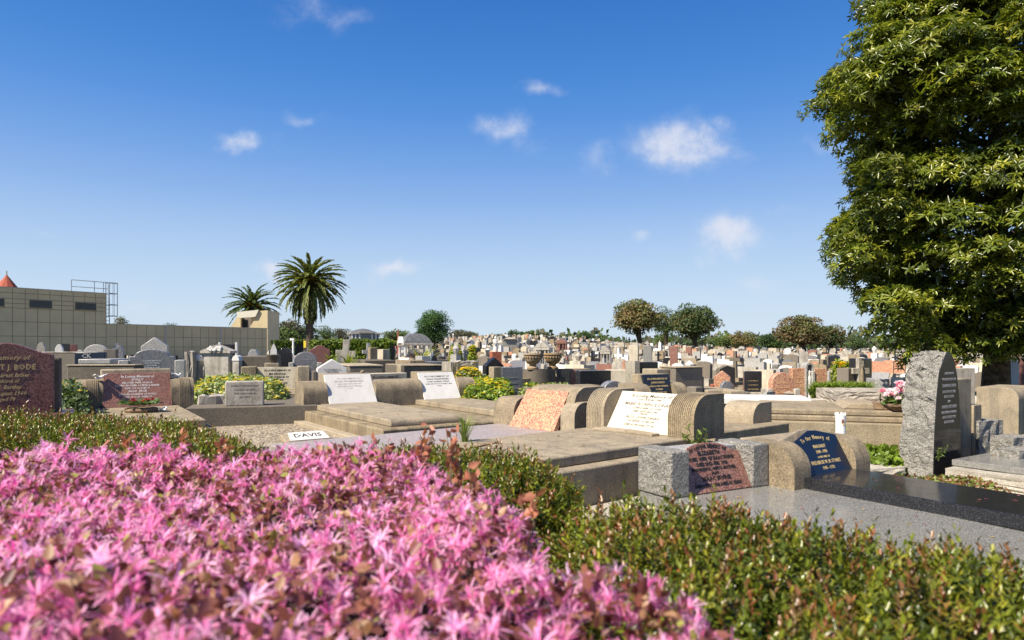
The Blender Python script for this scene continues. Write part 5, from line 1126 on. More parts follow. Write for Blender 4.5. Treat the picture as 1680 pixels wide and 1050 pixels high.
def surf(P, poly, zt, rnd, rs, amp):
    d, nr = edist(P, poly); z = zt + amp * .9 * np.sin(P[:, 0] * 3.1 + .7) * np.sin(P[:, 1] * 4.3 + 1.9) - rnd * .9 * np.exp(-d / (rnd * .5)) + amp * np.sin(P[:, 0] * 7 + 1.3) * np.sin(P[:, 1] * 6 + .4) + amp * .7 * np.sin(P[:, 0] * 17) * np.sin(P[:, 1] * 19 + 2)
    w_ = np.exp(-d / (rnd * .6)); N = np.concatenate([nr * w_[:, None] * 1.1, np.ones((len(P), 1))], 1)
    return z, norm(N)
def inner(name, poly, zt, parent, shrink=.1):
    lx, ly = parent.location[0], parent.location[1]; poly = [(p[0] - lx, p[1] - ly) for p in poly]
    c = np.mean(poly, 0); q = [tuple(c + (np.array(p) - c) * (1 - shrink)) for p in poly]
    a = sum(q[i - 1][0] * q[i][1] - q[i][0] * q[i - 1][1] for i in range(len(q)))
    if a < 0: q = q[::-1]
    mb = MB(); mb.prism(q, 'z', 0, zt, 'twig'); mb.build(name, parent)
def hedge(lab, poly, zt, n, leaf, seed, edge_n=2000, spread=1.0, red=.45, amp=.022):
    rs = np.random.RandomState(seed); g = thing('shrub', lab, 'hedge', (float(np.mean([p[0] for p in poly])), float(np.mean([p[1] for p in poly])), 0))
    off = np.array([g.location[0], g.location[1], 0]); L = Leaves()
    P2 = samp(rs, poly, n); z, N = surf(P2, poly, zt, .12, rs, amp); dep = rs.exponential(.038, n); z = z - dep + rs.exponential(.012, n)
    P = np.concatenate([P2, z[:, None]], 1); A_ = norm(N * .7 + np.array([0, 0, .55]) + .38 * rvec(rs, n))
    # side walls
    segs = [(np.array(poly[i - 1]), np.array(poly[i])) for i in range(len(poly))]; ln = np.array([np.linalg.norm(b - a) for a, b in segs]); si = rs.choice(len(segs), edge_n, p=ln / ln.sum()); t = rs.uniform(0, 1, edge_n)
    a_ = np.array([segs[i][0] for i in si]); b_ = np.array([segs[i][1] for i in si]); Q2 = a_ + (b_ - a_) * t[:, None]; c = np.mean(poly, 0); nn = norm(np.stack([(b_ - a_)[:, 1], -(b_ - a_)[:, 0]], 1)); nn *= np.sign(((Q2 - c) * nn).sum(1))[:, None]
    zz = zt * (1 - rs.uniform(0, 1, edge_n) ** 1.4 * .95) - .06; Q2 = Q2 - nn * (.02 + rs.exponential(.025, edge_n))[:, None] + nn * rs.exponential(.012, edge_n)[:, None]
    Q = np.concatenate([Q2, zz[:, None]], 1); B_ = norm(np.concatenate([nn, np.full((edge_n, 1), .55)], 1) + .4 * rvec(rs, edge_n))
    P = np.concatenate([P, Q]); A_ = np.concatenate([A_, B_]); N_ = len(P); m_ = 13
    sl_ = leaf * rs.uniform(1.6, 2.8, N_); an = np.tile(np.arange(m_) * 2.399, N_) + np.repeat(rs.uniform(0, 6, N_), m_); tt = np.tile(np.linspace(-.6, 1, m_), N_)
    Ar = np.repeat(A_, m_, 0); B1 = norm(np.cross(Ar, [.3, .2, 1.])); B2 = np.cross(Ar, B1); rad = B1 * np.cos(an)[:, None] + B2 * np.sin(an)[:, None]
    Pl = np.repeat(P, m_, 0) + Ar * (np.repeat(sl_, m_) * tt)[:, None]; Dl = rad * (1.0 - .45 * np.clip(tt, 0, 1))[:, None] + Ar * (.35 + .9 * np.clip(tt, 0, 1))[:, None] + .2 * rvec(rs, len(Pl))
    reds = rs.uniform(0, 1, N_) < red * .72; green = pick(rs, N_, [(.095, .125, .011), (.145, .17, .014), (.055, .075, .009), (.21, .21, .02)]); tip = np.where(reds[:, None], pick(rs, N_, [(.22, .075, .025), (.16, .09, .018), (.26, .12, .045)]), green * 1.15)
    f = np.clip((tt - .15) / .6, 0, 1)[:, None]; C = np.repeat(green, m_, 0) * (1 - f) + np.repeat(tip, m_, 0) * f; C = C * rs.uniform(.75, 1.3, (len(C), 1))
    size = leaf * rs.uniform(.75, 1.2, len(Pl)) * (1 - .3 * np.clip(tt, 0, 1)); L.add('leaf', Pl - off, Dl, Ar + .1 * rvec(rs, len(Pl)), size, size * .40, C)
    L.build('foliage', 'leaf_gloss', g)
    # tall escaping shoots
    L3 = Leaves(); mb = MB(); ns = int(n * .012); P2 = samp(rs, poly, ns); z, N = surf(P2, poly, zt, .12, rs, amp)
    for i in range(ns):
        h = leaf * rs.uniform(2.5, 5.0); p = np.array([P2[i][0], P2[i][1], z[i] - .01]) - off; d_ = norm(np.array([rs.normal() * .25, rs.normal() * .25, 1.])); m2 = 20; t2 = np.linspace(0, 1, m2); an2 = np.arange(m2) * 2.399
        D2 = np.stack([np.cos(an2), np.sin(an2), .5 + t2 * 1.2], 1); L3.add('leaf', p + d_ * (h * t2)[:, None], D2, np.array([[0, 0, 1.]]) + 0 * D2, leaf * (1.1 - .4 * t2), leaf * .36, np.array((.09, .10, .02)) * (1 - t2[:, None]) + np.array((.22, .10, .04)) * t2[:, None])
    L3.build('young_shoots', 'leaf_gloss', g)
    inner('branches', poly, zt - .14, g)
hedge('low green hedge with bronze-red leaf tips filling the lower right corner', [(.10, 1.93), (.35, 1.97), (.8, 1.72), (1.1, 1.44), (1.6, 1.08), (1.75, .35), (.15, .35), (.12, 1.4)], .735, 5200, .024, 41, 1500)
hedge('green bushy hedge with reddish tips between the pink flowers and the double-stepped slab', [(-.75, 2.86), (-.2, 2.86), (.10, 2.72), (.22, 2.42), (.17, 2.12), (-.1, 2.02), (-.75, 2.1)], .75, 3000, .022, 42, 2600, red=.35)
hedge('long green hedge with bronze leaf tips along the left behind the pink flowers', [(-4.9, 4.85), (-2.9, 4.75), (-2.35, 4.45), (-2.2, 3.95), (-2.45, 3.75), (-4.9, 3.7)], .712, 4600, .026, 43, 2600, red=.5)
hedge('lower green hedge sloping to the gravel grave, right of the long left hedge', [(-2.33, 4.45), (-1.95, 4.25), (-1.35, 3.55), (-.98, 3.0), (-1.1, 2.65), (-1.8, 2.7), (-2.35, 3.5)], .715, 3200, .024, 44, 2200, red=.5)

# ================================================================== PINK SHRUB
def pink():
    rs = np.random.RandomState(61)
    poly = [(-2.3, 1.98), (-1.35, 2.08), (-.75, 2.05), (-.2, 1.98), (-.10, 1.62), (.02, 1.30), (.07, 1.02), (.27, 1.0), (.28, .80), (.38, .68), (.38, .2), (-2.3, .2)]
    g = thing('flowering_shrub', 'large shrub covered in spidery pink flowers and maroon leaves in the foreground', 'shrub', (-.6, 1.2, 0)); off = np.array([-.6, 1.2, 0]); zt = .886
    # flowers
    n = 6600; P2 = samp(rs, poly, n); z, N = surf(P2, poly, zt, .09, rs, .026); z = z - rs.exponential(.026, n) + rs.exponential(.009, n); P = np.concatenate([P2, z[:, None]], 1)
    keep = (np.sin(P2[:, 0] * 9 + 2 * np.sin(P2[:, 1] * 7)) * np.sin(P2[:, 1] * 11 + 1.5) > -.4) | (rs.uniform(0, 1, n) < .4); P = P[keep]; N = N[keep]; n = len(P)
    # front and right sides
    ne = 1500; segs = [(np.array(poly[i - 1]), np.array(poly[i])) for i in range(1, 11)]; ln = np.array([np.linalg.norm(b - a) for a, b in segs]); si = rs.choice(len(segs), ne, p=ln / ln.sum()); t = rs.uniform(0, 1, ne)
    a_ = np.array([segs[i][0] for i in si]); b_ = np.array([segs[i][1] for i in si]); Q2 = a_ + (b_ - a_) * t[:, None]; nn = norm(np.stack([-(b_ - a_)[:, 1], (b_ - a_)[:, 0]], 1)); Qn = np.concatenate([nn, np.full((ne, 1), .4)], 1)
    Q = np.concatenate([Q2 - nn * .03, (zt - .05 - rs.uniform(0, 1, ne) ** 1.3 * .5)[:, None]], 1); P = np.concatenate([P, Q]); N = np.concatenate([N, norm(Qn)]); n = len(P)
    # young escaping sprays
    sprays = [(-.17, 1.86, .11), (-.28, 1.98, .10), (-.24, 1.9, .06), (-.95, 2.0, .07), (-1.12, 1.98, .06), (-.85, 2.0, .05), (-1.55, 1.9, .07), (-.08, 1.45, .06), (.02, 1.2, .06), (-.36, 1.97, .05), (-.13, 1.7, .07)]
    A_ = norm(N + .45 * rvec(rs, n) + np.array([0, 0, .25])); m_ = 23
    an = np.tile(np.arange(m_) * 2.399, n) + np.repeat(rs.uniform(0, 6, n), m_); Ar = np.repeat(A_, m_, 0); B1 = norm(np.cross(Ar, [.3, .2, 1.])); B2 = np.cross(Ar, B1); rad = B1 * np.cos(an)[:, None] + B2 * np.sin(an)[:, None]
    el = np.tile(np.linspace(-.5, 1.6, m_), n)[:, None] + rs.normal(size=(n * m_, 1)) * .6; Dl = rad + Ar * el + .5 * rvec(rs, n * m_) - np.array([0, 0, .2]); sz = np.repeat(rs.uniform(.7, 1.28, n), m_)
    base = pick(rs, n, [(.82, .20, .48), (.90, .36, .62), (.68, .10, .36), (.95, .56, .77)], [.35, .35, .15, .15], .08)
    C = np.repeat(base, m_, 0) * rs.uniform(.85, 1.12, (n * m_, 1)); pale = rs.uniform(0, 1, (n * m_, 1)) ** 1.3 * .7; C = C * (1 - pale) + np.array([.95, .68, .84]) * pale
    L = Leaves(); L.add('petal', np.repeat(P, m_, 0) - off + rad * .002, Dl, Ar + .2 * rvec(rs, n * m_), rs.uniform(.013, .027, n * m_) * sz, .0022 * sz * rs.uniform(.7, 1.3, n * m_), C); 
    # calyx
    L.add('leaf', np.repeat(P, 3, 0) - off - np.repeat(A_, 3, 0) * .004, rvec(rs, 3 * n) + np.repeat(A_, 3, 0), rvec(rs, 3 * n), .008, .005, pick(rs, 3 * n, [(.45, .22, .10), (.35, .12, .08)]))
    L.build('flowers', 'petal', g)
    # leaves
    n2 = 21000; P2 = samp(rs, poly, n2); z, N = surf(P2, poly, zt, .09, rs, .026); z = z - rs.exponential(.020, n2) + .008; P = np.concatenate([P2, z[:, None]], 1)
    ne = 5000; si = rs.choice(len(segs), ne, p=ln / ln.sum()); t = rs.uniform(0, 1, ne); a_ = np.array([segs[i][0] for i in si]); b_ = np.array([segs[i][1] for i in si]); nn = norm(np.stack([-(b_ - a_)[:, 1], (b_ - a_)[:, 0]], 1)); Q2 = a_ + (b_ - a_) * t[:, None] - nn * (.02 + rs.exponential(.03, ne))[:, None]
    Q = np.concatenate([Q2, (zt - .05 - rs.uniform(0, 1, ne) * .7)[:, None]], 1); P = np.concatenate([P, Q]); N = np.concatenate([N, np.concatenate([nn, np.full((ne, 1), .5)], 1)]); n2 = len(P)
    L = Leaves(); s_ = rs.uniform(.014, .027, n2); L.add('leaf', P - off, rvec(rs, n2) + N * .4, N + .7 * rvec(rs, n2), s_, s_ * .62, pick(rs, n2, [(.20, .065, .05), (.13, .04, .04), (.27, .11, .075), (.34, .19, .10), (.36, .34, .08)], [.30, .20, .25, .18, .07]))
    mb = MB()
    for (sx, sy, h) in sprays:
        for q in range(3):
            tx = sx + rs.normal() * .02; ty = sy + rs.normal() * .02; p0 = np.array([sx, sy, zt - .06]) - off; p1 = np.array([tx, ty, zt + h * rs.uniform(.6, 1)]) - off; mb.tube([tuple(p0), tuple((p0 + p1) / 2 + [.006, 0, 0]), tuple(p1)], [.0018, .0015, .001], 'clay_pot', 4)
            tt = np.linspace(.35, 1, 7)[:, None]; L.add('leaf', p0 + (p1 - p0) * tt, rvec(rs, 7) + [0, 0, .5], rvec(rs, 7), .026, .017, pick(rs, 7, [(.45, .18, .11), (.34, .13, .08)]))
    L.build('leaves', 'leaf', g)
    for q in range(300):
        p0 = P[rs.randint(len(P))] - off; d_ = norm(rvec(rs, 1)[0] + [0, 0, .6]); mb.tube([tuple(p0 - d_ * .06), tuple(p0 + d_ * .02)], [.0018, .0008], 'clay_pot', 4)
    mb.build('stems', g); inner('branches', poly, zt - .13, g)
pink()

# ================================================================== GROUND PLANTS
def clump(name, lab, poly, z0, zt, n, leaf, seed, cols, fl=None, nfl=0, strap=False, cat='plant'):
    rs = np.random.RandomState(seed); c = np.mean(poly, 0); g = thing(name, lab, cat, (float(c[0]), float(c[1]), z0)); off = np.array([c[0], c[1], z0])
    P2 = samp(rs, poly, n); d, nr = edist(P2, poly); R_ = d.max(); z = z0 + (zt - z0) * (1 - np.exp(-d / (R_ * .16))) * (1 + .10 * np.sin(P2[:, 0] * 9) * np.sin(P2[:, 1] * 8) + .05 * np.sin(P2[:, 0] * 23 + P2[:, 1] * 5)); L = Leaves()
    N = norm(np.concatenate([nr * np.exp(-d / (R_ * .4))[:, None] * 1.3, np.ones((n, 1))], 1))
    if strap:
        m_ = 10; ns = n // m_; az = rs.uniform(0, 6.28, n); P = np.concatenate([np.repeat(P2[:ns], m_, 0), np.full((ns * m_, 1), z0)], 1); a = az[:ns * m_]; el = rs.uniform(.6, 2.2, ns * m_); D = np.stack([np.cos(a), np.sin(a), el], 1); L.add('strap', P - off, D, np.stack([-np.cos(a) * el, -np.sin(a) * el, np.ones_like(a)], 1), leaf * rs.uniform(.7, 1.1, ns * m_), leaf * .075, pick(rs, ns * m_, cols))
    else:
        z -= rs.uniform(0, 1, n) ** 2 * (z - z0) * .75; P = np.concatenate([P2, z[:, None]], 1); L.add('leaf', P - off, rvec(rs, n) + N * .3, N + .6 * rvec(rs, n), leaf * rs.uniform(.7, 1.2, n), leaf * .7, pick(rs, n, cols))
    L.build('foliage', 'leaf', g)
    if nfl:
        P2 = samp(rs, poly, nfl); d, nr = edist(P2, poly); z = z0 + (zt - z0) * (1 - np.exp(-d / (R_ * .16))) * 1.02 + rs.uniform(0, .03, nfl); P = np.concatenate([P2, z[:, None]], 1); L = Leaves(); m_ = 6; Pn = np.repeat(P, m_, 0); a = np.tile(np.arange(m_) * 2 * math.pi / m_, nfl); D = np.stack([np.cos(a), np.sin(a), np.full_like(a, .25)], 1); L.add('card', Pn - off, D, np.array([[0, 0, 1.]]) + 0 * D, leaf * .62, leaf * .42, pick(rs, nfl * m_, fl)); L.build('flowers', 'petal', g)
    return g
YL = [(.88, .78, .04), (.80, .68, .03)]; LG = [(.20, .26, .07), (.27, .33, .11), (.13, .18, .04), (.35, .38, .18)]
def rect(x0, x1, y0, y1): return [(x0, y0), (x1, y0), (x1, y1), (x0, y1)]
clump('groundcover', 'yellow-flowered groundcover mound in front of the carved pediment monument', [(X(300, 9.1), 9.1), (X(372, 8.9), 8.9), (X(478, 9.3), 9.3), (X(490, 10.2), 10.2), (X(470, 11.4), 11.4), (X(300, 11.4), 11.4)], .2, .74, 9500, .055, 71, LG, YL, 420)
clump('groundcover', 'yellow-flowered groundcover mound right of the twin white plaques', [(X(752, 9.5), 9.5), (X(842, 9.2), 9.2), (X(850, 10.8), 10.8), (X(834, 12.4), 12.4), (X(750, 12.4), 12.4)], .2, .70, 7500, .055, 72, [(.19, .28, .03), (.27, .35, .06), (.12, .19, .02)], YL, 380)
clump('groundcover', 'smaller yellow-flowered patch below the rock-topped grey headstone', [(X(742, 10.6), 10.9), (X(792, 10.6), 10.9), (X(792, 11.6), 11.6), (X(742, 11.6), 11.6)], .5, .86, 1500, .05, 73, LG, YL, 220)
clump('groundcover', 'leafy yellow-flowered clump between the tall red headstone and the fluted wing', [(X(86, 7.4), 7.4), (X(132, 7.0), 7.2), (X(128, 8.4), 8.5), (X(88, 8.6), 8.6)], .2, .78, 2600, .06, 74, [(.08, .12, .05), (.13, .18, .08), (.06, .09, .035)], YL, 60)
clump('groundcover', 'low leafy patch at the foot of the tomb with two urns', [(X(850, 9.0), 9.3), (X(960, 9.0), 9.3), (X(950, 10.6), 10.8), (X(840, 10.6), 10.8)], .2, .64, 2600, .055, 75, LG, YL, 60)
clump('groundcover', 'small bright leafy patch between the pink plaque grave and the fluted wing', [(X(956, 7.4), 7.4), (X(992, 7.4), 7.4), (X(990, 8.2), 8.2), (X(956, 8.2), 8.2)], .2, .62, 700, .05, 76, [(.16, .22, .02), (.1, .16, .02)], YL, 30)
clump('strap_leaf_plant', 'wide clump of bright strap-leaved plants behind the rock-faced kerbs', [(X(1336, 9.75), 9.75), (X(1425, 9.75), 9.75), (X(1420, 10.6), 10.6), (X(1338, 10.6), 10.6)], .40, .7, 3200, .34, 77, [(.15, .21, .02), (.21, .27, .03), (.09, .14, .015)], strap=True)
clump('weeds', 'leafy green weeds and grass between the navy plaque grave and the broad tomb', [(X(1400, 6.2), 6.5), (X(1480, 6.2), 6.2), (X(1486, 6.9), 6.9), (X(1388, 6.9), 6.9)], .0, .22, 1800, .06, 78, [(.18, .26, .02), (.12, .18, .02)])
clump('weeds', 'low reddish green weeds at the foot of the rough-hewn headstone', [(3.1, 5.4), (3.9, 5.3), (3.95, 5.75), (3.2, 5.9)], .05, .13, 900, .035, 79, [(.16, .2, .03), (.22, .1, .04)])
# far yellow bits on the rise
for px, py, w_, Y, lab in ((748, 578, 22, 34, 'yellow-flowered patch among the graves below the sparse grey tree'), (775, 577, 12, 36, 'smaller yellow-flowered patch left of the brick pedestal statue'), (1382, 604, 14, 22, 'small yellow-green bush among the graves below the dark skyline tree')):
    a = X(px, Y); ww = w_ * Y / F / 2; clump('flowering_bush', lab, rect(a - ww, a + ww, Y - .5, Y + .6), ground(a, Y), max(ground(a, Y) + .5, Z(py - 8, Y)), 900, .12, 80 + px, [(.25, .3, .03), (.15, .22, .02)], YL, 150)
# grass tuft and weed plants
def tuft(name, lab, x, y, z, h, n, seed, cols, spread=.5, wd=.02):
    rs = np.random.RandomState(seed); g = thing(name, lab, 'plant', (x, y, z)); a = rs.uniform(0, 6.28, n); el = rs.uniform(.9, 3.5, n); D = np.stack([np.cos(a) * spread * 2, np.sin(a) * spread * 2, el], 1); P = np.stack([np.cos(a), np.sin(a), 0 * a], 1) * .02
    L = Leaves(); L.add('strap', P, D, np.stack([-np.cos(a) * el, -np.sin(a) * el, 2 * np.ones(n)], 1), h * rs.uniform(.6, 1.15, n), h * wd, pick(rs, n, cols)); L.build('blades', 'leaf', g)
x_, y_ = X(762, 5.0), 5.0; tuft('grass_tuft', 'tall green grass tuft at the slab edge by the small white name block', x_, y_, .50, .24, 90, 91, [(.14, .20, .03), (.22, .28, .05)])
for i, (px, Y, z, h, lab) in enumerate(((545, 14, .6, .55, 'feathery low palm left of the leaning white cross'), (572, 13.2, .55, .6, 'feathery low palm right of the leaning white cross'), (690, 17, .3, 1.0, 'bright yellow-green cycad in front of the domed canopy tomb'))):
    tuft('cycad', lab, X(px, Y), Y, z, h, 60, 95 + i, [(.16, .22, .02), (.24, .26, .03)] if i < 2 else [(.35, .32, .03), (.2, .25, .03)], .6, .05)
def leafy(name, lab, x, y, z, h, n, seed, leaf=.05, w_=.06):
    rs = np.random.RandomState(seed); g = thing(name, lab, 'plant', (x, y, z)); L = Leaves(); mb = MB()
    for k in range(n):
        t = np.array([rs.normal() * w_, rs.normal() * w_, h * rs.uniform(.5, 1)]); mb.tube([(0, 0, 0), tuple(t * [.4, .4, .5]), tuple(t)], [.004, .003, .0015], 'palm_frond', 4)
        m_ = 12; tt = np.linspace(.2, 1, m_)[:, None]; L.add('leaf', t * tt, rvec(rs, m_) + [0, 0, .3], rvec(rs, m_) + [0, 0, 1], leaf * rs.uniform(.7, 1.2, m_), leaf * .34, pick(rs, m_, [(.13, .19, .03), (.2, .25, .05), (.08, .13, .02)]))
    L.build('leaves', 'leaf', g); mb.build('stems', g)
for i, (px, py, z, lab) in enumerate(((524, 692, .31, 'first small weed from the left along the foot of the twin-plaque kerb'), (560, 700, .31, 'second small weed from the left along the foot of the twin-plaque kerb'), (596, 707, .31, 'third small weed from the left along the foot of the twin-plaque kerb'), (452, 686, .28, 'small grass tuft at the back of the gravel grave'), (408, 690, .28, 'grass tuft at the back left of the gravel grave'))):
    x_, y_ = GP(px, py, z); tuft('weed_tuft', lab, x_, y_, z, .07, 30, 130 + i, [(.16, .2, .04), (.28, .25, .08)], .8, .05)
leafy('weed_plant', 'leafy green weed growing between the fluted wing and the red arched plaque', X(1145, 4.85), 4.85, .38, .26, 8, 101)
leafy('weed_plant', 'darker leafy weed at the right of the fluted wing, behind the red arched plaque', X(1170, 4.7), 4.75, .38, .16, 5, 102)
leafy('climbing_weed', 'tall leafy stem climbing against the broad concrete tomb right of the candle', X(1402, 5.9), 6.2, .0, .52, 7, 103, .06)
leafy('climbing_weed', 'second leafy stem leaning on the broad concrete tomb, nearer the rough-hewn headstone', X(1432, 5.9), 6.3, .0, .36, 7, 104, .06, .1)
leafy('weed_plant', 'small weed at the foot of the block left of the red arched plaque', X(1032, 4.2), 4.15, .21, .09, 6, 105, .03, .05)
leafy('weed_plant', 'small seedling by the corner of the polished face of the rough-hewn headstone', X(1537, 6.1), 6.08, .2, .14, 4, 106, .03, .03)

rs = np.random.RandomState(202); L = Leaves(); P = []
for (ox, oy, th, x0, x1, y0, y1, z, n) in ((.91, 3.98, 29, .02, .8, -1.6, -.05, .333, 34), (1.72, 4.2, 33, .12, .64, -1.9, -.05, .403, 14), (1.06, 5.62, -50, -.44, .5, -2.2, -.15, .523, 40), (-2.58, 8.54, 34.5, .15, .9, -2.1, -.1, .503, 22), (-1.47, 6.95, 35, -2.1, -.2, .1, 2, .279, 60), (3.90, 6.12, 33, .05, .9, -1.8, -.1, .213, 16)):
    t_ = math.radians(th); a = rs.uniform(x0, x1, n); b = rs.uniform(y0, y1, n); P.append(np.stack([ox + a * math.cos(t_) - b * math.sin(t_), oy + a * math.sin(t_) + b * math.cos(t_), np.full(n, z + .002)], 1))
P = np.concatenate(P); n = len(P); D = rvec(rs, n) * [1, 1, .12]; L.add('leaf', P, D, np.array([[0, 0, 1.]]) + .25 * rvec(rs, n), rs.uniform(.015, .032, n), .012, pick(rs, n, [(.25, .14, .05), (.18, .09, .04), (.35, .25, .10), (.30, .10, .12)]))
tag(L.build('fallen_leaves', 'leaf_dull'), 'small dry fallen leaves scattered over the near grave slabs and gravel', 'fallen leaves', kind='stuff')

# ================================================================== FIELD OF GRAVES
def proto(kind, m, m2):
    mb = MB(); h = .78; w_ = .56
    if kind in ('tablet', 'peak', 'arch', 'round', 'shoulder', 'serp'):
        mb.prism([(x, z + .18) for x, z in outline(kind, w_, h - .18)], 'y', 0, .13, m); mb.box(-.36, .36, -.06, .2, 0, .18, m2)
    elif kind == 'desk':
        mb.prism([(.35, 0), (-.05, 0), (-.05, .2), (.1, .5), (.35, .5)], 'x', -.4, .4, m2); mb.prism([(-.085, .19), (-.055, .18), (.09, .52), (.06, .53)][::-1], 'x', -.3, .3, m)
    elif kind == 'cross':
        mb.box(-.3, .3, -.2, .2, 0, .15, m2); mb.box(-.2, .2, -.14, .14, .15, .3, m2)
        mb.prism([(-.06, .3), (.06, .3), (.05, .8), (.2, .8), (.2, .9), (.05, .9), (.05, 1.1), (-.05, 1.1), (-.05, .9), (-.2, .9), (-.2, .8), (-.05, .8)], 'y', -.04, .05, m)
    elif kind == 'pillar':
        mb.box(-.25, .25, -.2, .2, 0, .2, m2); mb.box(-.17, .17, -.13, .13, .2, .75, m, .02); mb.lathe([(.05, .75), (.10, .85), (.13, .95), (.1, 1.0), (.02, 1.08)], m, n=8)
    elif kind == 'block': mb.box(-.45, .45, -.1, .5, 0, .55, m2); mb.box(-.3, .3, 0, .2, .551, .72, m)
    # kerb and ledger
    mb.box(-.42, -.32, -1.7, -.06, 0, .2, m2); mb.box(.32, .42, -1.7, -.06, 0, .2, m2); mb.box(-.42, .42, -1.82, -1.7, 0, .2, m2); mb.box(-.32, .32, -1.7, -.06, 0, .15, m if kind in ('tablet', 'desk', 'block') else 'gravel')
    o = mb.build('gravestone'); return o
CN = {'marble_white': 'white marble', 'limestone': 'cream limestone', 'granite_grey': 'pale grey granite', 'granite_blue': 'blue-grey', 'granite_black': 'black granite', 'granite_pink': 'pink granite', 'concrete': 'brown concrete', 'weathered_white': 'weathered pale', 'granite_red': 'dark red granite', 'concrete_dark': 'dark weathered'}
KN = {'tablet': 'square headstone', 'peak': 'pointed headstone', 'arch': 'curved-top headstone', 'round': 'round-topped headstone', 'shoulder': 'shouldered headstone', 'desk': 'slanted plaque grave', 'cross': 'cross', 'pillar': 'pillar with urn', 'block': 'block tomb', 'serp': 'wavy-topped headstone'}
prs = {}
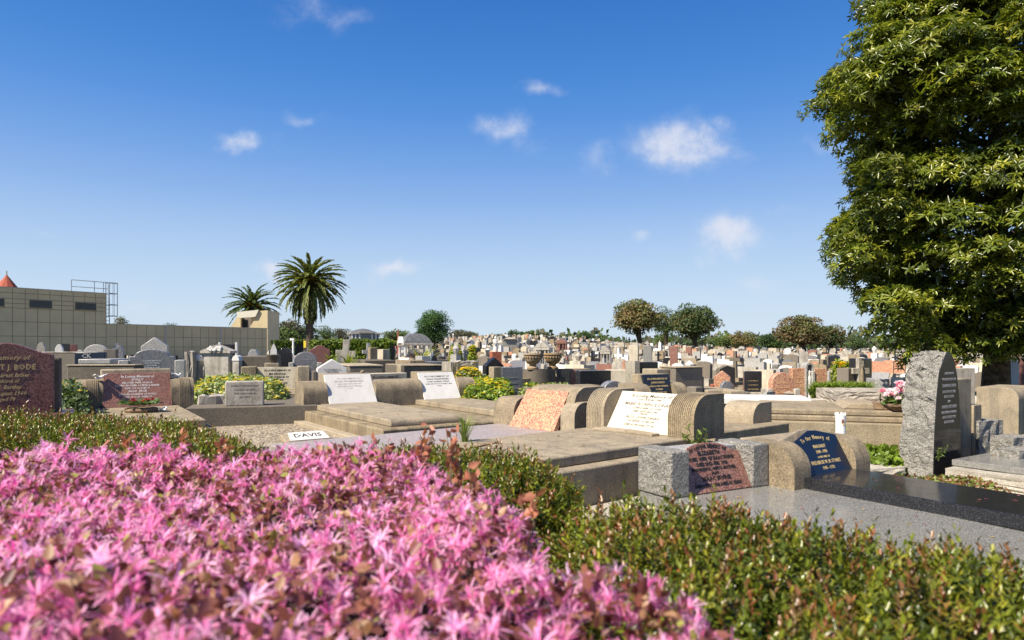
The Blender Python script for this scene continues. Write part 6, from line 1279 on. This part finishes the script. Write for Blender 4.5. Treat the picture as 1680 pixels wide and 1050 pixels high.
def field():
    rg = random.Random(77); cells = []
    ux, uy = math.cos(math.radians(-50)), math.sin(math.radians(-50)); fx, fy = math.sin(math.radians(-50)), -math.cos(math.radians(-50))
    mids = [(o.location.x, o.location.y) for o in COL.objects if o.get('category') and o.parent is None and 8 < o.location.y < 60 and o['category'] not in ('tree', 'building', 'ladder')]
    for i in range(-170, 170):
        for j in range(-90, 90):
            x = i * 1.16 * ux + j * 2.35 * fx + rg.uniform(-.12, .12); y = i * 1.16 * uy + j * 2.35 * fy + rg.uniform(-.25, .25)
            if y < 13.2 or y > 128: continue
            px = CX + x / y * F
            if px < -30 or px > 1710: continue
            if px < 440 and y > (31 + (px / 440) * 13): continue
            if px < 180 and y > 27: continue
            if px > 1350 and px < 1700 and (x - 7.95) ** 2 + (y - 11.2) ** 2 < 1.5: continue
            if px < 640 and y > 33 and y < 38 and px > 440: continue
            if rg.random() < .13: continue
            if any((x - a) ** 2 + (y - b) ** 2 < (.75 if y < 20 else .5) for a, b in mids): continue
            cells.append((x, y, px))
    cells.sort(key=lambda c: c[1])
    mats_r = (['limestone'] * 8 + ['marble_white'] * 6 + ['weathered_white'] * 11 + ['granite_grey'] * 8 + ['granite_pink'] * 3 + ['concrete_dark'] * 6 + ['granite_blue'] * 4 + ['granite_black'] * 5 + ['concrete'] * 6 + ['granite_red'])
    kinds = ['tablet'] * 5 + ['arch'] * 5 + ['peak'] * 2 + ['round'] * 3 + ['shoulder'] * 2 + ['desk'] * 6 + ['cross'] * 2 + ['pillar'] + ['block'] * 4 + ['serp']
    base_of = {'limestone': 'limestone', 'marble_white': 'weathered_white', 'weathered_white': 'concrete_pale', 'granite_grey': 'kerb_white', 'granite_pink': 'kerb_white', 'granite_blue': 'concrete_pale', 'granite_black': 'concrete_pale', 'concrete': 'concrete', 'granite_red': 'concrete', 'concrete_dark': 'concrete'}
    def zone(px, y):
        if px < 440: return 'before the tan building'
        if px < 600: return 'near the big palm'
        if px < 745: return 'around the domed tomb'
        if px < 1000: return 'on the central rise'
        if px < 1180: return 'below the two broad trees'
        if px < 1400: return 'below the rusty brown tree'
        return 'behind the big leafy tree'
    def band(y): return 'near rows' if y < 19 else ('middle rows' if y < 27 else 'far rows')
    N = 295; recs = []
    far = MB(); used = {}
    for idx, (x, y, px) in enumerate(cells):
        m = rg.choice(mats_r); k = rg.choice(kinds); a_face = (px > 700 and rg.random() < .88) or rg.random() < .25
        th = (-50 if a_face else 33) + rg.uniform(-5, 5); sw = rg.uniform(.75, 1.5); sh = rg.uniform(.55, 1.2) * (1.15 if k in ('cross', 'pillar') else 1)
        sh *= .72 if y < 18 else (.86 if y < 24 else .95)
        if k == 'cross' and y < 19: k = 'tablet'
        z = ground(x, y)
        if idx < N:
            key = (k, m)
            if key not in prs: o = prs[key] = proto(k, m, base_of[m])
            else: o = prs[key].copy(); COL.objects.link(o)
            o.location = (x, y, z); o.rotation_euler = (rg.uniform(-.02, .02), rg.uniform(-.03, .03), math.radians(th)); o.scale = (sw, rg.uniform(.85, 1.1), sh)
            recs.append((o, k, m, zone(px, y), band(y), px, y))
        else:
            M = T(x, y, z) @ Rz(math.radians(th)); far.M = M; w2 = .26 * sw; h2 = .8 * sh * rg.uniform(.8, 1.1)
            if k in ('cross',): far.box(-.2, .2, -.15, .15, 0, .3, m); far.box(-.05, .05, -.04, .04, .3, h2 * 1.3, m); far.box(-.2, .2, -.039, .039, h2 * .95, h2 * 1.07, m)
            elif k in ('arch', 'round', 'peak', 'shoulder', 'serp'): far.prism([(-w2, 0), (w2, 0), (w2, h2 * .82), (w2 * .6, h2 * .95), (0, h2), (-w2 * .6, h2 * .95), (-w2, h2 * .82)], 'y', 0, .12, m)
            elif k == 'desk': far.prism([(.3, 0), (-.05, 0), (-.05, .2), (.12, .5), (.3, .5)], 'x', -.35, .35, m)
            elif k == 'pillar': far.box(-.16, .16, -.15, .15, 0, h2 * 1.2, m, .04)
            else: far.box(-w2, w2, 0, .14, 0, h2, m)
            if y < 80: far.box(-.4, .4, -1.7, -.05, 0, .2 + .15 * (rg.random() < .2), base_of[m])
    far.M = None; o = far.build('distant_gravestones'); tag(o, 'dense mass of small distant gravestones covering the ground to the trees', 'gravestones', kind='stuff')
    groups = {}
    for r in recs: groups.setdefault((r[1], r[2], r[3], r[4]), []).append(r)
    ORD = ['first', 'second', 'third', 'fourth', 'fifth', 'sixth', 'seventh', 'eighth', 'ninth', 'tenth', 'eleventh', 'twelfth']
    for (k, m, zn, bd), rr in groups.items():
        rr.sort(key=lambda r: r[5])
        for i, r in enumerate(rr):
            lab = f"{CN[m]} {KN[k]}, {bd} {zn}"
            if len(rr) == 2: lab += (', left one', ', right one')[i]
            elif len(rr) > 2: lab += f', {ORD[i]} from left'
            tag(r[0], lab, 'gravestone', 'gravestones across the cemetery field')
field()
